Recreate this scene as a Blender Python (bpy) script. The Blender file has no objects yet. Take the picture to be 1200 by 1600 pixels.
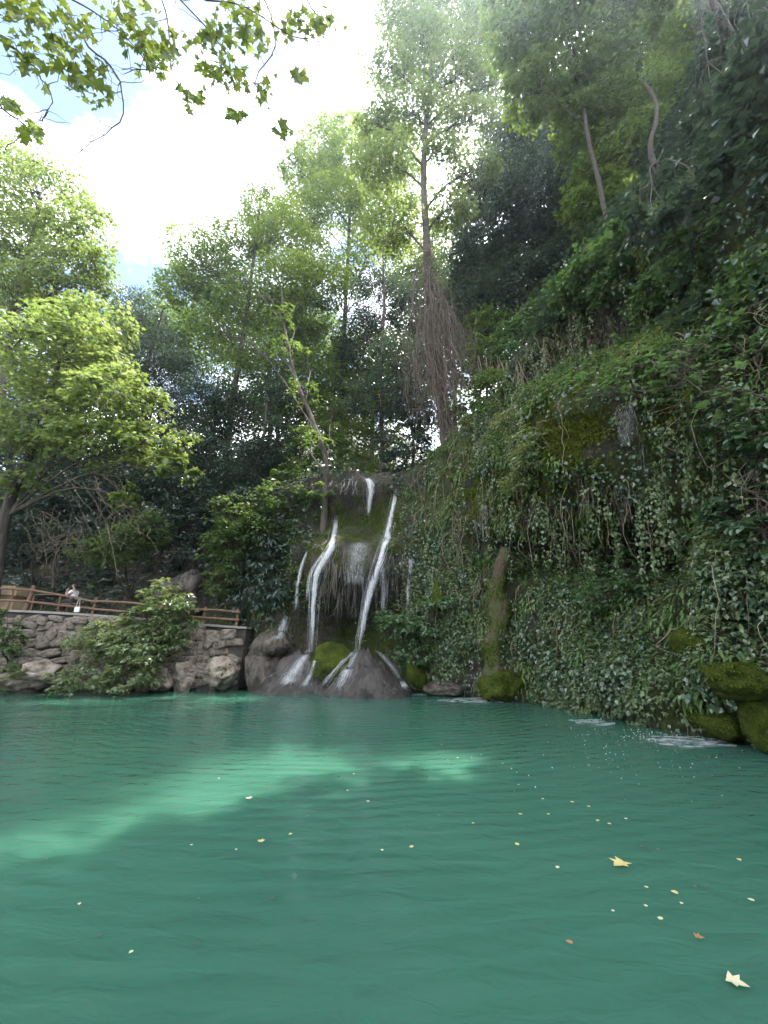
import bpy, bmesh, math, random
import numpy as np
from mathutils import Vector, Matrix
from mathutils.bvhtree import BVHTree

rng = np.random.default_rng(11)
random.seed(11)
scene = bpy.context.scene
COL = scene.collection

# ------------------------------------------------------------------ camera
F_PX, W_PX, H_PX = 640.0, 1200.0, 1600.0
PITCH = math.atan(205.0 / 640.0)
CAM = np.array([0.0, 0.0, 1.6])
cam_d = bpy.data.cameras.new("camera")
cam_d.sensor_fit = 'HORIZONTAL'
cam_d.sensor_width = 36.0
cam_d.lens = 36.0 * F_PX / W_PX
cam_d.clip_start = 0.05
cam_d.clip_end = 2000.0
cam_o = bpy.data.objects.new("camera", cam_d)
cam_o.location = CAM
cam_o.rotation_euler = (math.radians(90) + PITCH, 0, 0)
COL.objects.link(cam_o)
scene.camera = cam_o

# ------------------------------------------------------------------ sky, sun, exposure
SUN_AZ = math.radians(45.0)      # to the right of straight ahead
SUN_EL = math.radians(69.0)
world = bpy.data.worlds.new("World")
scene.world = world
world.use_nodes = True
wn, wl = world.node_tree.nodes, world.node_tree.links
wn.clear()
w_out = wn.new('ShaderNodeOutputWorld')
w_bg = wn.new('ShaderNodeBackground')
w_sky = wn.new('ShaderNodeTexSky')
w_sky.sky_type = 'NISHITA'
w_sky.sun_disc = False
w_sky.sun_elevation = SUN_EL
w_sky.sun_rotation = SUN_AZ
w_sky.air_density = 1.0
w_sky.dust_density = 0.6
w_sky.ozone_density = 0.0
w_tc = wn.new('ShaderNodeTexCoord')
w_map = wn.new('ShaderNodeMapping')
w_map.inputs['Scale'].default_value = (1.0, 1.0, 1.7)
w_map.inputs['Location'].default_value = (10.98, 6.36, 4.24)
w_noise = wn.new('ShaderNodeTexNoise')
w_noise.inputs['Scale'].default_value = 1.9
w_noise.inputs['Detail'].default_value = 7.0
w_noise.inputs['Roughness'].default_value = 0.55
w_ramp = wn.new('ShaderNodeValToRGB')
w_ramp.color_ramp.elements[0].position = 0.43
w_ramp.color_ramp.elements[1].position = 0.56
w_mix = wn.new('ShaderNodeMix'); w_mix.data_type = 'RGBA'
w_mix.inputs['B'].default_value = (15.5, 15.8, 16.2, 1)
wl.new(w_tc.outputs['Generated'], w_map.inputs['Vector'])
wl.new(w_map.outputs['Vector'], w_noise.inputs['Vector'])
wl.new(w_noise.outputs['Fac'], w_ramp.inputs['Fac'])
wl.new(w_ramp.outputs['Color'], w_mix.inputs['Factor'])
wl.new(w_sky.outputs['Color'], w_mix.inputs['A'])
wl.new(w_mix.outputs['Result'], w_bg.inputs['Color'])
w_bg.inputs['Strength'].default_value = 0.15
wl.new(w_bg.outputs['Background'], w_out.inputs['Surface'])

sun_d = bpy.data.lights.new("sun", 'SUN')
sun_d.energy = 5.0
sun_d.angle = math.radians(0.53)
sun_d.color = (1.0, 0.95, 0.86)
sun_o = bpy.data.objects.new("sun", sun_d)
sdir = Vector((math.sin(SUN_AZ) * math.cos(SUN_EL), math.cos(SUN_AZ) * math.cos(SUN_EL), math.sin(SUN_EL)))
sun_o.rotation_euler = sdir.to_track_quat('Z', 'Y').to_euler()
sun_o.location = (0, 0, 60)
COL.objects.link(sun_o)

scene.view_settings.view_transform = 'Standard'
scene.view_settings.look = 'None'
scene.view_settings.gamma = 1.0
scene.view_settings.use_curve_mapping = False
scene.view_settings.exposure = 1.65
scene.render.engine = 'CYCLES'
scene.cycles.max_bounces = 8
scene.cycles.diffuse_bounces = 4
scene.cycles.glossy_bounces = 3
scene.cycles.transmission_bounces = 5
scene.cycles.transparent_max_bounces = 16
scene.cycles.sample_clamp_indirect = 6.0
scene.cycles.use_denoising = True

# ------------------------------------------------------------------ pixel <-> world helpers (layout measured on the photo)
cp, sp = math.cos(PITCH), math.sin(PITCH)
def ray(u, v):
    a, b = (u - 600.0) / F_PX, (800.0 - v) / F_PX
    return np.array([a, cp - b * sp, sp + b * cp])
def P(u, v, Y):
    r = ray(u, v)
    return CAM + r * (Y / r[1])
def dep(u, v, Y):
    return Y / ray(u, v)[1]
def on_water(u, v, z=0.0):
    r = ray(u, v)
    return CAM + r * ((z - CAM[2]) / r[2])
def pix(p):
    d = np.asarray(p, float) - CAM
    f = d[..., 1] * cp + d[..., 2] * sp
    up = -d[..., 1] * sp + d[..., 2] * cp
    f = np.where(f < 0.05, 0.05, f)
    return 600 + F_PX * d[..., 0] / f, 800 - F_PX * up / f

def _h(ix, iy, iz):
    n = (ix * 374761393 + iy * 668265263 + iz * 1274126177) & 0xFFFFFFFF
    n = ((n ^ (n >> 13)) * 1103515245) & 0xFFFFFFFF
    return ((n ^ (n >> 16)) & 0xFFFFFF) / float(0xFFFFFF)
def vnoise(p):
    p = np.asarray(p, float)
    i = np.floor(p).astype(np.int64); f = p - i
    f = f * f * (3 - 2 * f)
    x, y, z = i[..., 0], i[..., 1], i[..., 2]
    r = 0
    for dx in (0, 1):
        for dy in (0, 1):
            for dz in (0, 1):
                w = (f[..., 0] if dx else 1 - f[..., 0]) * (f[..., 1] if dy else 1 - f[..., 1]) * (f[..., 2] if dz else 1 - f[..., 2])
                r = r + w * _h(x + dx, y + dy, z + dz)
    return r
def fbm(p, o=4):
    p = np.asarray(p, float); a, s, t = 0.5, 0.0, 0.0
    for k in range(o):
        s = s + a * vnoise(p * (2.03 ** k) + 17.3 * k); t += a; a *= 0.5
    return s / t
def sstep(a, b, x):
    t = np.clip((np.asarray(x, float) - a) / (b - a), 0, 1)
    return t * t * (3 - 2 * t)
def unit(v):
    v = np.asarray(v, float)
    return v / np.maximum(np.linalg.norm(v, axis=-1, keepdims=True), 1e-9)

# ------------------------------------------------------------------ object helpers
def tag(o, label=None, cat=None, group=None, kind=None):
    if label: o['label'] = label
    if cat: o['category'] = cat
    if group: o['group'] = group
    if kind: o['kind'] = kind
    return o
def link(name, me, mat=None, parent=None, loc=None):
    o = bpy.data.objects.new(name, me)
    COL.objects.link(o)
    if mat is not None and me is not None and len(me.materials) == 0:
        me.materials.append(mat)
    if loc is not None: o.location = loc
    if parent is not None:
        o.parent = parent
        o.matrix_parent_inverse = Matrix.Translation(-Vector(parent.location)) if parent.get('_w', 1) else Matrix()
    return o
def empty(name, loc):
    o = bpy.data.objects.new(name, None)
    o.empty_display_size = 0.2
    o.location = loc
    COL.objects.link(o)
    return o
def raw_mesh(name, verts, faces, smooth=True):
    """faces: an (N,3) or (N,4) integer array, or a list of such arrays."""
    me = bpy.data.meshes.new(name)
    verts = np.asarray(verts, np.float32)
    fl = faces if isinstance(faces, list) else [faces]
    fl = [np.asarray(f, np.int32) for f in fl if len(f)]
    loops = np.concatenate([f.ravel() for f in fl])
    cnt = np.concatenate([np.full(len(f), f.shape[1], np.int32) for f in fl])
    start = np.concatenate([[0], np.cumsum(cnt)[:-1]]).astype(np.int32)
    me.vertices.add(len(verts)); me.vertices.foreach_set('co', verts.ravel())
    me.loops.add(len(loops)); me.loops.foreach_set('vertex_index', loops)
    me.polygons.add(len(cnt))
    me.polygons.foreach_set('loop_start', start)
    me.polygons.foreach_set('loop_total', cnt)
    me.polygons.foreach_set('use_smooth', np.full(len(cnt), smooth))
    me.update(calc_edges=True)
    return me

class Tubes:
    """collects tapered tubes into one mesh"""
    def __init__(s): s.v, s.f, s.n = [], [], 0
    def add(s, pts, rad, k=5):
        pts = np.asarray(pts, float); m = len(pts)
        rad = np.broadcast_to(np.asarray(rad, float), (m,))
        t = unit(np.gradient(pts, axis=0))
        ref = np.array([0.0, 0.0, 1.0]) if abs(t[m // 2][2]) < 0.8 else np.array([1.0, 0.0, 0.0])
        n = unit(np.cross(t, ref)); b = np.cross(t, n)
        a = np.arange(k) * 2 * math.pi / k
        ring = pts[:, None] + rad[:, None, None] * (np.cos(a)[None, :, None] * n[:, None] + np.sin(a)[None, :, None] * b[:, None])
        s.v.append(ring.reshape(-1, 3))
        i = np.arange(m - 1)[:, None] * k; j = np.arange(k)[None]
        q = np.stack([i + j, i + (j + 1) % k, i + k + (j + 1) % k, i + k + j], -1).reshape(-1, 4)
        s.f.append(q + s.n); s.n += m * k
    def build(s, name, mat, parent=None):
        return link(name, raw_mesh(name, np.concatenate(s.v), np.concatenate(s.f)), mat, parent)
def curve(pts, n=10, wob=0.0):
    """smooth polyline through pts with a little wander"""
    pts = np.asarray(pts, float); m = len(pts)
    t = np.linspace(0, m - 1, n); out = []
    for x in t:
        i = min(int(x), m - 2); f = x - i
        p0, p1, p2, p3 = pts[max(i - 1, 0)], pts[i], pts[i + 1], pts[min(i + 2, m - 1)]
        out.append(0.5 * ((2 * p1) + (p2 - p0) * f + (2 * p0 - 5 * p1 + 4 * p2 - p3) * f * f + (3 * p1 - p0 - 3 * p2 + p3) * f ** 3))
    out = np.array(out)
    if wob:
        w = rng.normal(0, wob, out.shape); w[0] = 0; w[-1] *= 0.5
        out = out + w
    return out

# leaf templates: (verts, tris); y runs to the tip, z is the leaf's normal
T_OVAL = (np.array([[0, 0, 0], [.3, .42, .07], [0, 1, -.03], [-.3, .42, .07]]), np.array([[0, 1, 2], [0, 2, 3]]))
T_DIA = (np.array([[0, 0, 0], [.42, .46, .1], [0, 1, -.05], [-.42, .46, .1]]), np.array([[0, 1, 2], [0, 2, 3]]))
T_WIDE = (np.array([[0, 0, 0], [.36, .2, .06], [.33, .65, .04], [0, 1, -.08], [-.33, .65, .04], [-.36, .2, .06]]),
          np.array([[0, 1, 2], [0, 2, 3], [0, 3, 4], [0, 4, 5]]))
def _lobed():
    half = [(.10, -.02), (.52, .02), (.30, .24), (.60, .52), (.24, .54), (.2, .7)]
    pts = [(0, .0)] + half + [(0, 1.0)] + [(-x, y) for x, y in reversed(half)]
    v = [(0, .36, .05)] + [(x, y, -.22 * (x * x + max(y - .36, 0) ** 2)) for x, y in pts]
    n = len(pts)
    return np.array(v), np.array([[0, 1 + i, 1 + (i + 1) % n] for i in range(n)])
T_LOBE = _lobed()
T_STAR = (np.array([[0, .34, .05], [0, 0, 0], [.5, .1, -.04], [.26, .3, .02], [.52, .62, -.06], [.18, .56, .02], [0, 1, -.1],
                    [-.18, .56, .02], [-.52, .62, -.06], [-.26, .3, .02], [-.5, .1, -.04]]),
          np.array([[0, i, i % 10 + 1] for i in range(1, 11)]))
T_TRI = (np.array([[0, 0, 0], [.52, .38, -.05], [.17, .5, .05], [0, 1, -.08], [-.17, .5, .05], [-.52, .38, -.05]]),
         np.array([[0, 1, 2], [0, 2, 3], [0, 3, 4], [0, 4, 5]]))
def _frond():
    v, f = [], []
    for i, (y, z, w) in enumerate([(0, 0, .04), (.36, .1, .11), (.74, -.06, .08)]):
        v += [(-w, y, z), (w, y, z)]
    v.append((0, 1.0, -.34))
    for i in range(2):
        a = 2 * i; f += [[a, a + 1, a + 3], [a, a + 3, a + 2]]
    f.append([4, 5, 6])
    return np.array(v), np.array(f)
T_FROND = _frond()

def leaf_arrays(pos, nrm, tip, size, tmpl):
    tv, tf = tmpl
    nrm = unit(nrm); tip = tip - nrm * np.sum(tip * nrm, -1, keepdims=True); tip = unit(tip)
    side = np.cross(tip, nrm)
    size = np.asarray(size)[:, None, None]
    V = pos[:, None] + size * (tv[None, :, 0:1] * side[:, None] + tv[None, :, 1:2] * tip[:, None] + tv[None, :, 2:3] * nrm[:, None])
    n, k = len(pos), len(tv)
    Fc = tf[None] + (np.arange(n) * k)[:, None, None]
    return V.reshape(-1, 3), Fc.reshape(-1, 3)
def leaf_mesh(name, pos, nrm, tip, size, tmpl, tone=None):
    v, f = leaf_arrays(pos, nrm, tip, size, tmpl)
    me = raw_mesh(name, v, f, smooth=False)
    if tone is None: tone = fbm(pos * 1.1 + 40, 2) if len(pos) > 1 else np.full(1, .5)
    at = me.attributes.new('tone', 'FLOAT', 'POINT')      # colour differs a little from plant to plant
    at.data.foreach_set('value', np.repeat(np.asarray(tone, np.float32), len(tmpl[0])))
    return me
# ------------------------------------------------------------------ materials
def newmat(name):
    m = bpy.data.materials.new(name); m.use_nodes = True
    n, l = m.node_tree.nodes, m.node_tree.links
    n.clear()
    return m, n, l, n.new('ShaderNodeOutputMaterial')
def ramp(n, cols, pos=None, spread=False):
    r = n.new('ShaderNodeValToRGB'); cr = r.color_ramp
    pos = pos or [(.28 + .44 * i / (len(cols) - 1)) if spread else i / (len(cols) - 1) for i in range(len(cols))]
    while len(cr.elements) < len(cols): cr.elements.new(0.5)
    for e, c, p in zip(cr.elements, cols, pos):
        e.position = p; e.color = (*c, 1)
    return r
def noise(n, l, scale, detail=5, rough=.55, vec=None, dist=0.0):
    t = n.new('ShaderNodeTexNoise')
    t.inputs['Scale'].default_value = scale; t.inputs['Detail'].default_value = detail
    t.inputs['Roughness'].default_value = rough; t.inputs['Distortion'].default_value = dist
    if vec is not None: l.new(vec, t.inputs['Vector'])
    return t
def leaf_mat(name, cols, trans=.45, tcol=None, rough=.42, spec=.5):
    m, n, l, out = newmat(name)
    g = n.new('ShaderNodeNewGeometry')
    r = ramp(n, cols)
    oi = n.new('ShaderNodeObjectInfo'); at = n.new('ShaderNodeAttribute'); at.attribute_name = 'tone'
    def mth(op, a, b):
        q = n.new('ShaderNodeMath'); q.operation = op
        for k, x in enumerate((a, b)):
            if isinstance(x, (int, float)): q.inputs[k].default_value = x
            elif x is not None: l.new(x, q.inputs[k])
        return q.outputs[0]
    rr = mth('FRACT', mth('ADD', g.outputs['Random Per Island'], oi.outputs['Random']), None)
    fac = mth('ADD', mth('MULTIPLY', rr, .5), mth('MULTIPLY', at.outputs['Fac'], .5))
    l.new(fac, r.inputs['Fac'])
    p = n.new('ShaderNodeBsdfPrincipled')
    p.inputs['Roughness'].default_value = rough
    p.inputs['Specular IOR Level'].default_value = spec
    l.new(r.outputs['Color'], p.inputs['Base Color'])
    t = n.new('ShaderNodeBsdfTranslucent')
    mx = n.new('ShaderNodeMix'); mx.data_type = 'RGBA'; mx.blend_type = 'MULTIPLY'
    mx.inputs['Factor'].default_value = 1.0
    mx.inputs['B'].default_value = (*(tcol or (2.3, 1.9, .9)), 1)
    l.new(r.outputs['Color'], mx.inputs['A']); l.new(mx.outputs['Result'], t.inputs['Color'])
    ms = n.new('ShaderNodeMixShader'); ms.inputs['Fac'].default_value = trans
    l.new(p.outputs['BSDF'], ms.inputs[1]); l.new(t.outputs['BSDF'], ms.inputs[2])
    l.new(ms.outputs['Shader'], out.inputs['Surface'])
    return m
def solid(name, cols, scale=3.0, rough=.8, bump=.3, stretch=(1, 1, 1), detail=8, spec=.4, bscale=None, pos=None, dist=0.0, tint=False, crack=0.0):
    m, n, l, out = newmat(name)
    tc = n.new('ShaderNodeTexCoord'); mp = n.new('ShaderNodeMapping')
    mp.inputs['Scale'].default_value = stretch
    l.new(tc.outputs['Object'], mp.inputs['Vector'])
    if tint:                                     # each piece has its own stretch of the pattern
        oi = n.new('ShaderNodeObjectInfo'); cb = n.new('ShaderNodeVectorMath'); cb.operation = 'SCALE'; cb.inputs[0].default_value = (13, 7, 29)
        l.new(oi.outputs['Random'], cb.inputs['Scale']); l.new(cb.outputs['Vector'], mp.inputs['Location'])
    t = noise(n, l, scale, detail, .6, mp.outputs['Vector'], dist)
    r = ramp(n, cols, pos, True)
    l.new(t.outputs['Fac'], r.inputs['Fac'])
    p = n.new('ShaderNodeBsdfPrincipled')
    p.inputs['Roughness'].default_value = rough; p.inputs['Specular IOR Level'].default_value = spec
    if crack:
        wp = n.new('ShaderNodeVectorMath'); wp.operation = 'MULTIPLY_ADD'; wp.inputs[1].default_value = (1.6, 1.6, 1.6)
        l.new(t.outputs['Color'], wp.inputs[0]); l.new(mp.outputs['Vector'], wp.inputs[2])
        vo = n.new('ShaderNodeTexVoronoi'); vo.feature = 'DISTANCE_TO_EDGE'; vo.inputs['Scale'].default_value = crack
        l.new(wp.outputs['Vector'], vo.inputs['Vector'])
        cr_ = n.new('ShaderNodeMapRange'); cr_.inputs['From Max'].default_value = .022; cr_.inputs['To Min'].default_value = .35; l.new(vo.outputs['Distance'], cr_.inputs['Value'])
        mc = n.new('ShaderNodeMix'); mc.data_type = 'RGBA'; mc.inputs['A'].default_value = (.012, .010, .008, 1)
        l.new(cr_.outputs['Result'], mc.inputs['Factor']); l.new(r.outputs['Color'], mc.inputs['B'])
        l.new(mc.outputs['Result'], p.inputs['Base Color'])
    else:
        l.new(r.outputs['Color'], p.inputs['Base Color'])
    t2 = noise(n, l, bscale or scale * 4, 8, .65, mp.outputs['Vector'])
    b = n.new('ShaderNodeBump'); b.inputs['Strength'].default_value = bump; b.inputs['Distance'].default_value = .12
    if crack:
        hs = n.new('ShaderNodeMath'); hs.operation = 'MULTIPLY_ADD'; hs.inputs[1].default_value = .5
        l.new(cr_.outputs['Result'], hs.inputs[0]); l.new(t2.outputs['Fac'], hs.inputs[2]); l.new(hs.outputs[0], b.inputs['Height'])
    else:
        l.new(t2.outputs['Fac'], b.inputs['Height'])
    l.new(b.outputs['Normal'], p.inputs['Normal'])
    l.new(p.outputs['BSDF'], out.inputs['Surface'])
    return m

M = {}
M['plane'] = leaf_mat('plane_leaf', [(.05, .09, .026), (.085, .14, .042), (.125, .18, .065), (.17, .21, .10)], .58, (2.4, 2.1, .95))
M['plane_sun'] = leaf_mat('plane_leaf_sunlit', [(.07, .115, .03), (.11, .16, .045), (.15, .20, .085), (.20, .235, .13)], .53, (1.85, 1.75, 1.05))  # lighter copy of the plane leaf, sunlight put into its colour
M['over'] = leaf_mat('plane_leaf_shade', [(.045, .075, .02), (.075, .115, .03), (.12, .15, .045)], .4, (1.9, 1.7, .7))  # darker copy for overhead leaves, their shade against the sky put into the colour
M['mid'] = leaf_mat('green_leaf', [(.038, .070, .026), (.062, .108, .038), (.088, .138, .052), (.12, .155, .075)], .5, (2.3, 2.05, 1.0))
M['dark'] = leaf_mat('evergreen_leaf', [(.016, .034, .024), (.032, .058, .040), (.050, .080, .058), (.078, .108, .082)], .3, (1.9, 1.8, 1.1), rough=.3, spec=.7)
M['fig'] = leaf_mat('fig_leaf', [(.038, .085, .036), (.075, .135, .060), (.14, .20, .105)], .42, (2.0, 1.9, 1.0), rough=.25, spec=.9)
M['fern'] = leaf_mat('fern_frond', [(.04, .08, .02), (.07, .13, .03), (.10, .16, .04), (.13, .14, .06)], .35, rough=.6)
M['ivy'] = leaf_mat('ivy_leaf', [(.022, .050, .026), (.048, .090, .046), (.085, .135, .075), (.145, .19, .12)], .32, (1.9, 1.8, 1.0), rough=.24, spec=.9)
M['pale'] = leaf_mat('pale_leaf', [(.06, .10, .04), (.10, .155, .065), (.16, .205, .105), (.2, .22, .12)], .38, rough=.3, spec=.7)
M['lit'] = leaf_mat('dead_leaf', [(.10, .06, .03), (.18, .11, .06), (.25, .17, .10), (.07, .05, .03)], .2, (1.3, 1.1, .8))
M['moss_gold'] = leaf_mat('moss_gold', [(.045, .055, .008), (.085, .10, .014), (.13, .14, .025)], .3, (1.6, 1.5, .7), .9, .1)
M['dead'] = leaf_mat('dead_frond', [(.05, .035, .02), (.09, .065, .04), (.14, .11, .07)], .2, (1.2, 1.1, .8), .9, .1)
M['moss_tuft'] = leaf_mat('moss_tuft', [(.035, .05, .008), (.06, .085, .012), (.085, .11, .02)], .25, rough=.9, spec=.1)
M['red'] = leaf_mat('flare_red', [(.22, .05, .04), (.32, .08, .06)], .4, (1.6, .9, .9))
M['dry'] = leaf_mat('dry_vine', [(.11, .085, .065), (.20, .165, .135), (.30, .26, .225)], .1, (1, 1, 1), .9, .1)
M['bark'] = solid('bark', [(.03, .024, .018), (.075, .06, .046), (.13, .11, .09)], 5, .9, .6, (1, 1, .25))
M['bark_pale'] = solid('pale_bark', [(.12, .09, .06), (.22, .17, .12), (.33, .28, .22)], 4, .85, .5, (1, 1, .3))
M['twig'] = solid('twig_bark', [(.035, .028, .022), (.08, .065, .05)], 6, .9, .2)
M['rock_brown'] = solid('tufa_rock', [(.016, .013, .010), (.05, .040, .030), (.085, .067, .050), (.13, .105, .082), (.19, .16, .13)], 2.6, .42, 1.0, (1.3, 1.3, .6), spec=.6, bscale=9, crack=.9)
M['rock_wet'] = solid('wet_tufa', [(.010, .008, .006), (.026, .021, .016), (.046, .037, .028), (.08, .064, .05)], 3.2, .42, 1.0, (1.6, 1.6, .5), spec=.6, bscale=8, crack=1.1)
M['rock_red'] = solid('reddish_rock', [(.12, .065, .04), (.24, .14, .09), (.33, .21, .15)], 3, .8, .8, (1, 1, .6))
M['rock_grey'] = solid('grey_rock', [(.13, .115, .10), (.25, .225, .20), (.36, .33, .30)], 2.5, .85, .8)
M['stone'] = solid('wall_stone', [(.08, .062, .045), (.20, .16, .12), (.37, .31, .25), (.17, .155, .10)], 1.6, .9, 1.0, tint=True)
M['mortar'] = solid('wall_mortar', [(.04, .034, .026), (.09, .075, .06)], 4, .95, .8)
M['concrete'] = solid('concrete_edge', [(.20, .18, .16), (.33, .30, .27)], 4, .9, .4)
M['moss'] = solid('moss', [(.025, .035, .008), (.055, .08, .012), (.10, .125, .02), (.06, .05, .025)], 1.8, .95, 1.0, spec=.1, bscale=28)
M['pillar'] = solid('pillar_rock', [(.02, .025, .008), (.05, .06, .014), (.06, .065, .02), (.07, .045, .03), (.20, .12, .08)], 1.6, .85, 1.0, (1.4, 1.4, .7), bscale=9)
M['wood'] = solid('fence_wood', [(.08, .045, .025), (.16, .095, .055), (.25, .16, .10)], 5, .75, .4, (1, 6, 6))
M['soil'] = solid('soil', [(.03, .022, .016), (.07, .05, .035), (.12, .085, .06)], 1.5, .95, .8)
M['tan'] = solid('tan_stone', [(.28, .19, .11), (.40, .29, .18)], 2, .9, .6)

def cliff_mat():
    m, n, l, out = newmat('cliff_rock')
    tc = n.new('ShaderNodeTexCoord')
    mp = n.new('ShaderNodeMapping'); mp.inputs['Scale'].default_value = (1.0, 1.0, .3)
    l.new(tc.outputs['Object'], mp.inputs['Vector'])
    t1 = noise(n, l, 1.3, 9, .62, mp.outputs['Vector'])
    rock = ramp(n, [(.018, .015, .012), (.046, .037, .028), (.09, .072, .054), (.15, .122, .095)], [.25, .45, .6, .8])
    l.new(t1.outputs['Fac'], rock.inputs['Fac'])
    t2 = noise(n, l, .55, 6, .6, tc.outputs['Object'])
    mossr = ramp(n, [(0, 0, 0), (1, 1, 1)], [.38, .54])
    l.new(t2.outputs['Fac'], mossr.inputs['Fac'])
    t3 = noise(n, l, 5, 6, .6, tc.outputs['Object'])
    mcol = ramp(n, [(.02, .03, .008), (.05, .07, .012), (.09, .11, .02)], [.3, .5, .7])
    l.new(t3.outputs['Fac'], mcol.inputs['Fac'])
    mx = n.new('ShaderNodeMix'); mx.data_type = 'RGBA'
    ma = n.new('ShaderNodeAttribute'); ma.attribute_name = 'mossy'
    sm_ = n.new('ShaderNodeMath'); sm_.operation = 'ADD'; sm_.use_clamp = True
    l.new(mossr.outputs['Color'], sm_.inputs[0]); l.new(ma.outputs['Fac'], sm_.inputs[1])
    l.new(sm_.outputs[0], mx.inputs['Factor'])
    l.new(rock.outputs['Color'], mx.inputs['A']); l.new(mcol.outputs['Color'], mx.inputs['B'])
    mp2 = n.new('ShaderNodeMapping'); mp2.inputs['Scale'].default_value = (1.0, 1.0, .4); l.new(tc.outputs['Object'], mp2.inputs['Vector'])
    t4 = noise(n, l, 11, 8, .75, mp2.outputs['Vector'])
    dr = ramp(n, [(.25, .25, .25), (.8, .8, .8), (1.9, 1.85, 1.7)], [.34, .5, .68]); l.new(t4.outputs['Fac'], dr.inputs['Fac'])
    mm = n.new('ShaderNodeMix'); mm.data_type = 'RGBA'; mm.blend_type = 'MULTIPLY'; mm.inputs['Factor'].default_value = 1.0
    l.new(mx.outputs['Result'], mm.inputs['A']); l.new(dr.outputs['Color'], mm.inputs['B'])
    p = n.new('ShaderNodeBsdfPrincipled')
    l.new(mm.outputs['Result'], p.inputs['Base Color'])
    p.inputs['Roughness'].default_value = .5
    tb = noise(n, l, 9, 10, .78, mp.outputs['Vector'])
    b = n.new('ShaderNodeBump'); b.inputs['Strength'].default_value = 1.0; b.inputs['Distance'].default_value = .22
    l.new(tb.outputs['Fac'], b.inputs['Height']); l.new(b.outputs['Normal'], p.inputs['Normal'])
    l.new(p.outputs['BSDF'], out.inputs['Surface'])
    return m
M['cliff'] = cliff_mat()

def water_mat():
    m, n, l, out = newmat('pool_water')
    tc = n.new('ShaderNodeTexCoord')
    p = n.new('ShaderNodeBsdfPrincipled')
    tv = noise(n, l, .16, 3, .5, tc.outputs['Object'])
    r = ramp(n, [(.029, .094, .066), (.037, .112, .077), (.046, .130, .089)], [.3, .5, .7])
    l.new(tv.outputs['Fac'], r.inputs['Fac'])
    l.new(r.outputs['Color'], p.inputs['Base Color'])
    p.inputs['Roughness'].default_value = .04
    p.inputs['IOR'].default_value = 1.33
    p.inputs['Subsurface Weight'].default_value = 1.0
    p.inputs['Subsurface Radius'].default_value = (.25, 1.0, .8)
    p.inputs['Subsurface Scale'].default_value = .9
    # ripples: fine chop, a slower swell and rings that spread from the foot of the falls
    mp = n.new('ShaderNodeMapping'); mp.inputs['Scale'].default_value = (.55, 1.25, 1)
    l.new(tc.outputs['Object'], mp.inputs['Vector'])
    a = noise(n, l, 5.5, 3, .5, mp.outputs['Vector'], .6)
    c = noise(n, l, 1.1, 2, .5, mp.outputs['Vector'], .3)
    mr = n.new('ShaderNodeMapping'); mr.inputs['Location'].default_value = (.8, -15.0, 0)
    l.new(tc.outputs['Object'], mr.inputs['Vector'])
    wv = n.new('ShaderNodeTexWave'); wv.wave_type = 'RINGS'; wv.rings_direction = 'SPHERICAL'
    wv.inputs['Scale'].default_value = 1.25; wv.inputs['Distortion'].default_value = 5.0
    wv.inputs['Detail'].default_value = 3.0; wv.inputs['Detail Scale'].default_value = .6
    l.new(mr.outputs['Vector'], wv.inputs['Vector'])
    def mul(s, k):
        q = n.new('ShaderNodeMath'); q.operation = 'MULTIPLY'; q.inputs[1].default_value = k
        l.new(s, q.inputs[0]); return q.outputs[0]
    def add(s, t):
        q = n.new('ShaderNodeMath'); q.operation = 'ADD'
        l.new(s, q.inputs[0]); l.new(t, q.inputs[1]); return q.outputs[0]
    h = add(add(mul(a.outputs['Fac'], .020), mul(c.outputs['Fac'], .044)), mul(wv.outputs['Fac'], .005))
    b = n.new('ShaderNodeBump'); b.inputs['Strength'].default_value = .8; b.inputs['Distance'].default_value = 1.0
    l.new(h, b.inputs['Height']); l.new(b.outputs['Normal'], p.inputs['Normal'])
    l.new(p.outputs['BSDF'], out.inputs['Surface'])
    return m
M['water'] = water_mat()

def foam_mat(name, lo, hi, scale, stretch, alpha=1.0, gain=.85, edge=0.0):
    m, n, l, out = newmat(name)
    tc = n.new('ShaderNodeTexCoord'); mp = n.new('ShaderNodeMapping')
    mp.inputs['Scale'].default_value = stretch
    l.new(tc.outputs['Object'], mp.inputs['Vector'])
    t = noise(n, l, scale, 6, .65, mp.outputs['Vector'])
    r = ramp(n, [(0, 0, 0), (alpha, alpha, alpha)], [lo, hi])
    if edge:                                     # thin at the rim of a sheet, thick in its middle
        at = n.new('ShaderNodeAttribute'); at.attribute_name = 'body'
        q1 = n.new('ShaderNodeMath'); q1.operation = 'MULTIPLY_ADD'; q1.inputs[1].default_value = edge
        l.new(at.outputs['Fac'], q1.inputs[0]); l.new(t.outputs['Fac'], q1.inputs[2])
        l.new(q1.outputs[0], r.inputs['Fac'])
    else:
        l.new(t.outputs['Fac'], r.inputs['Fac'])
    d = n.new('ShaderNodeBsdfPrincipled')
    d.inputs['Base Color'].default_value = (gain, gain, gain * 1.01, 1); d.inputs['Roughness'].default_value = .25
    tl = n.new('ShaderNodeBsdfTranslucent'); tl.inputs['Color'].default_value = (gain, gain, gain, 1)
    a = n.new('ShaderNodeMixShader'); a.inputs['Fac'].default_value = .45
    l.new(d.outputs['BSDF'], a.inputs[1]); l.new(tl.outputs['BSDF'], a.inputs[2])
    tr = n.new('ShaderNodeBsdfTransparent')
    s = n.new('ShaderNodeMixShader')
    l.new(r.outputs['Color'], s.inputs['Fac']); l.new(tr.outputs['BSDF'], s.inputs[1]); l.new(a.outputs['Shader'], s.inputs[2])
    l.new(s.outputs['Shader'], out.inputs['Surface'])
    return m
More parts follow.
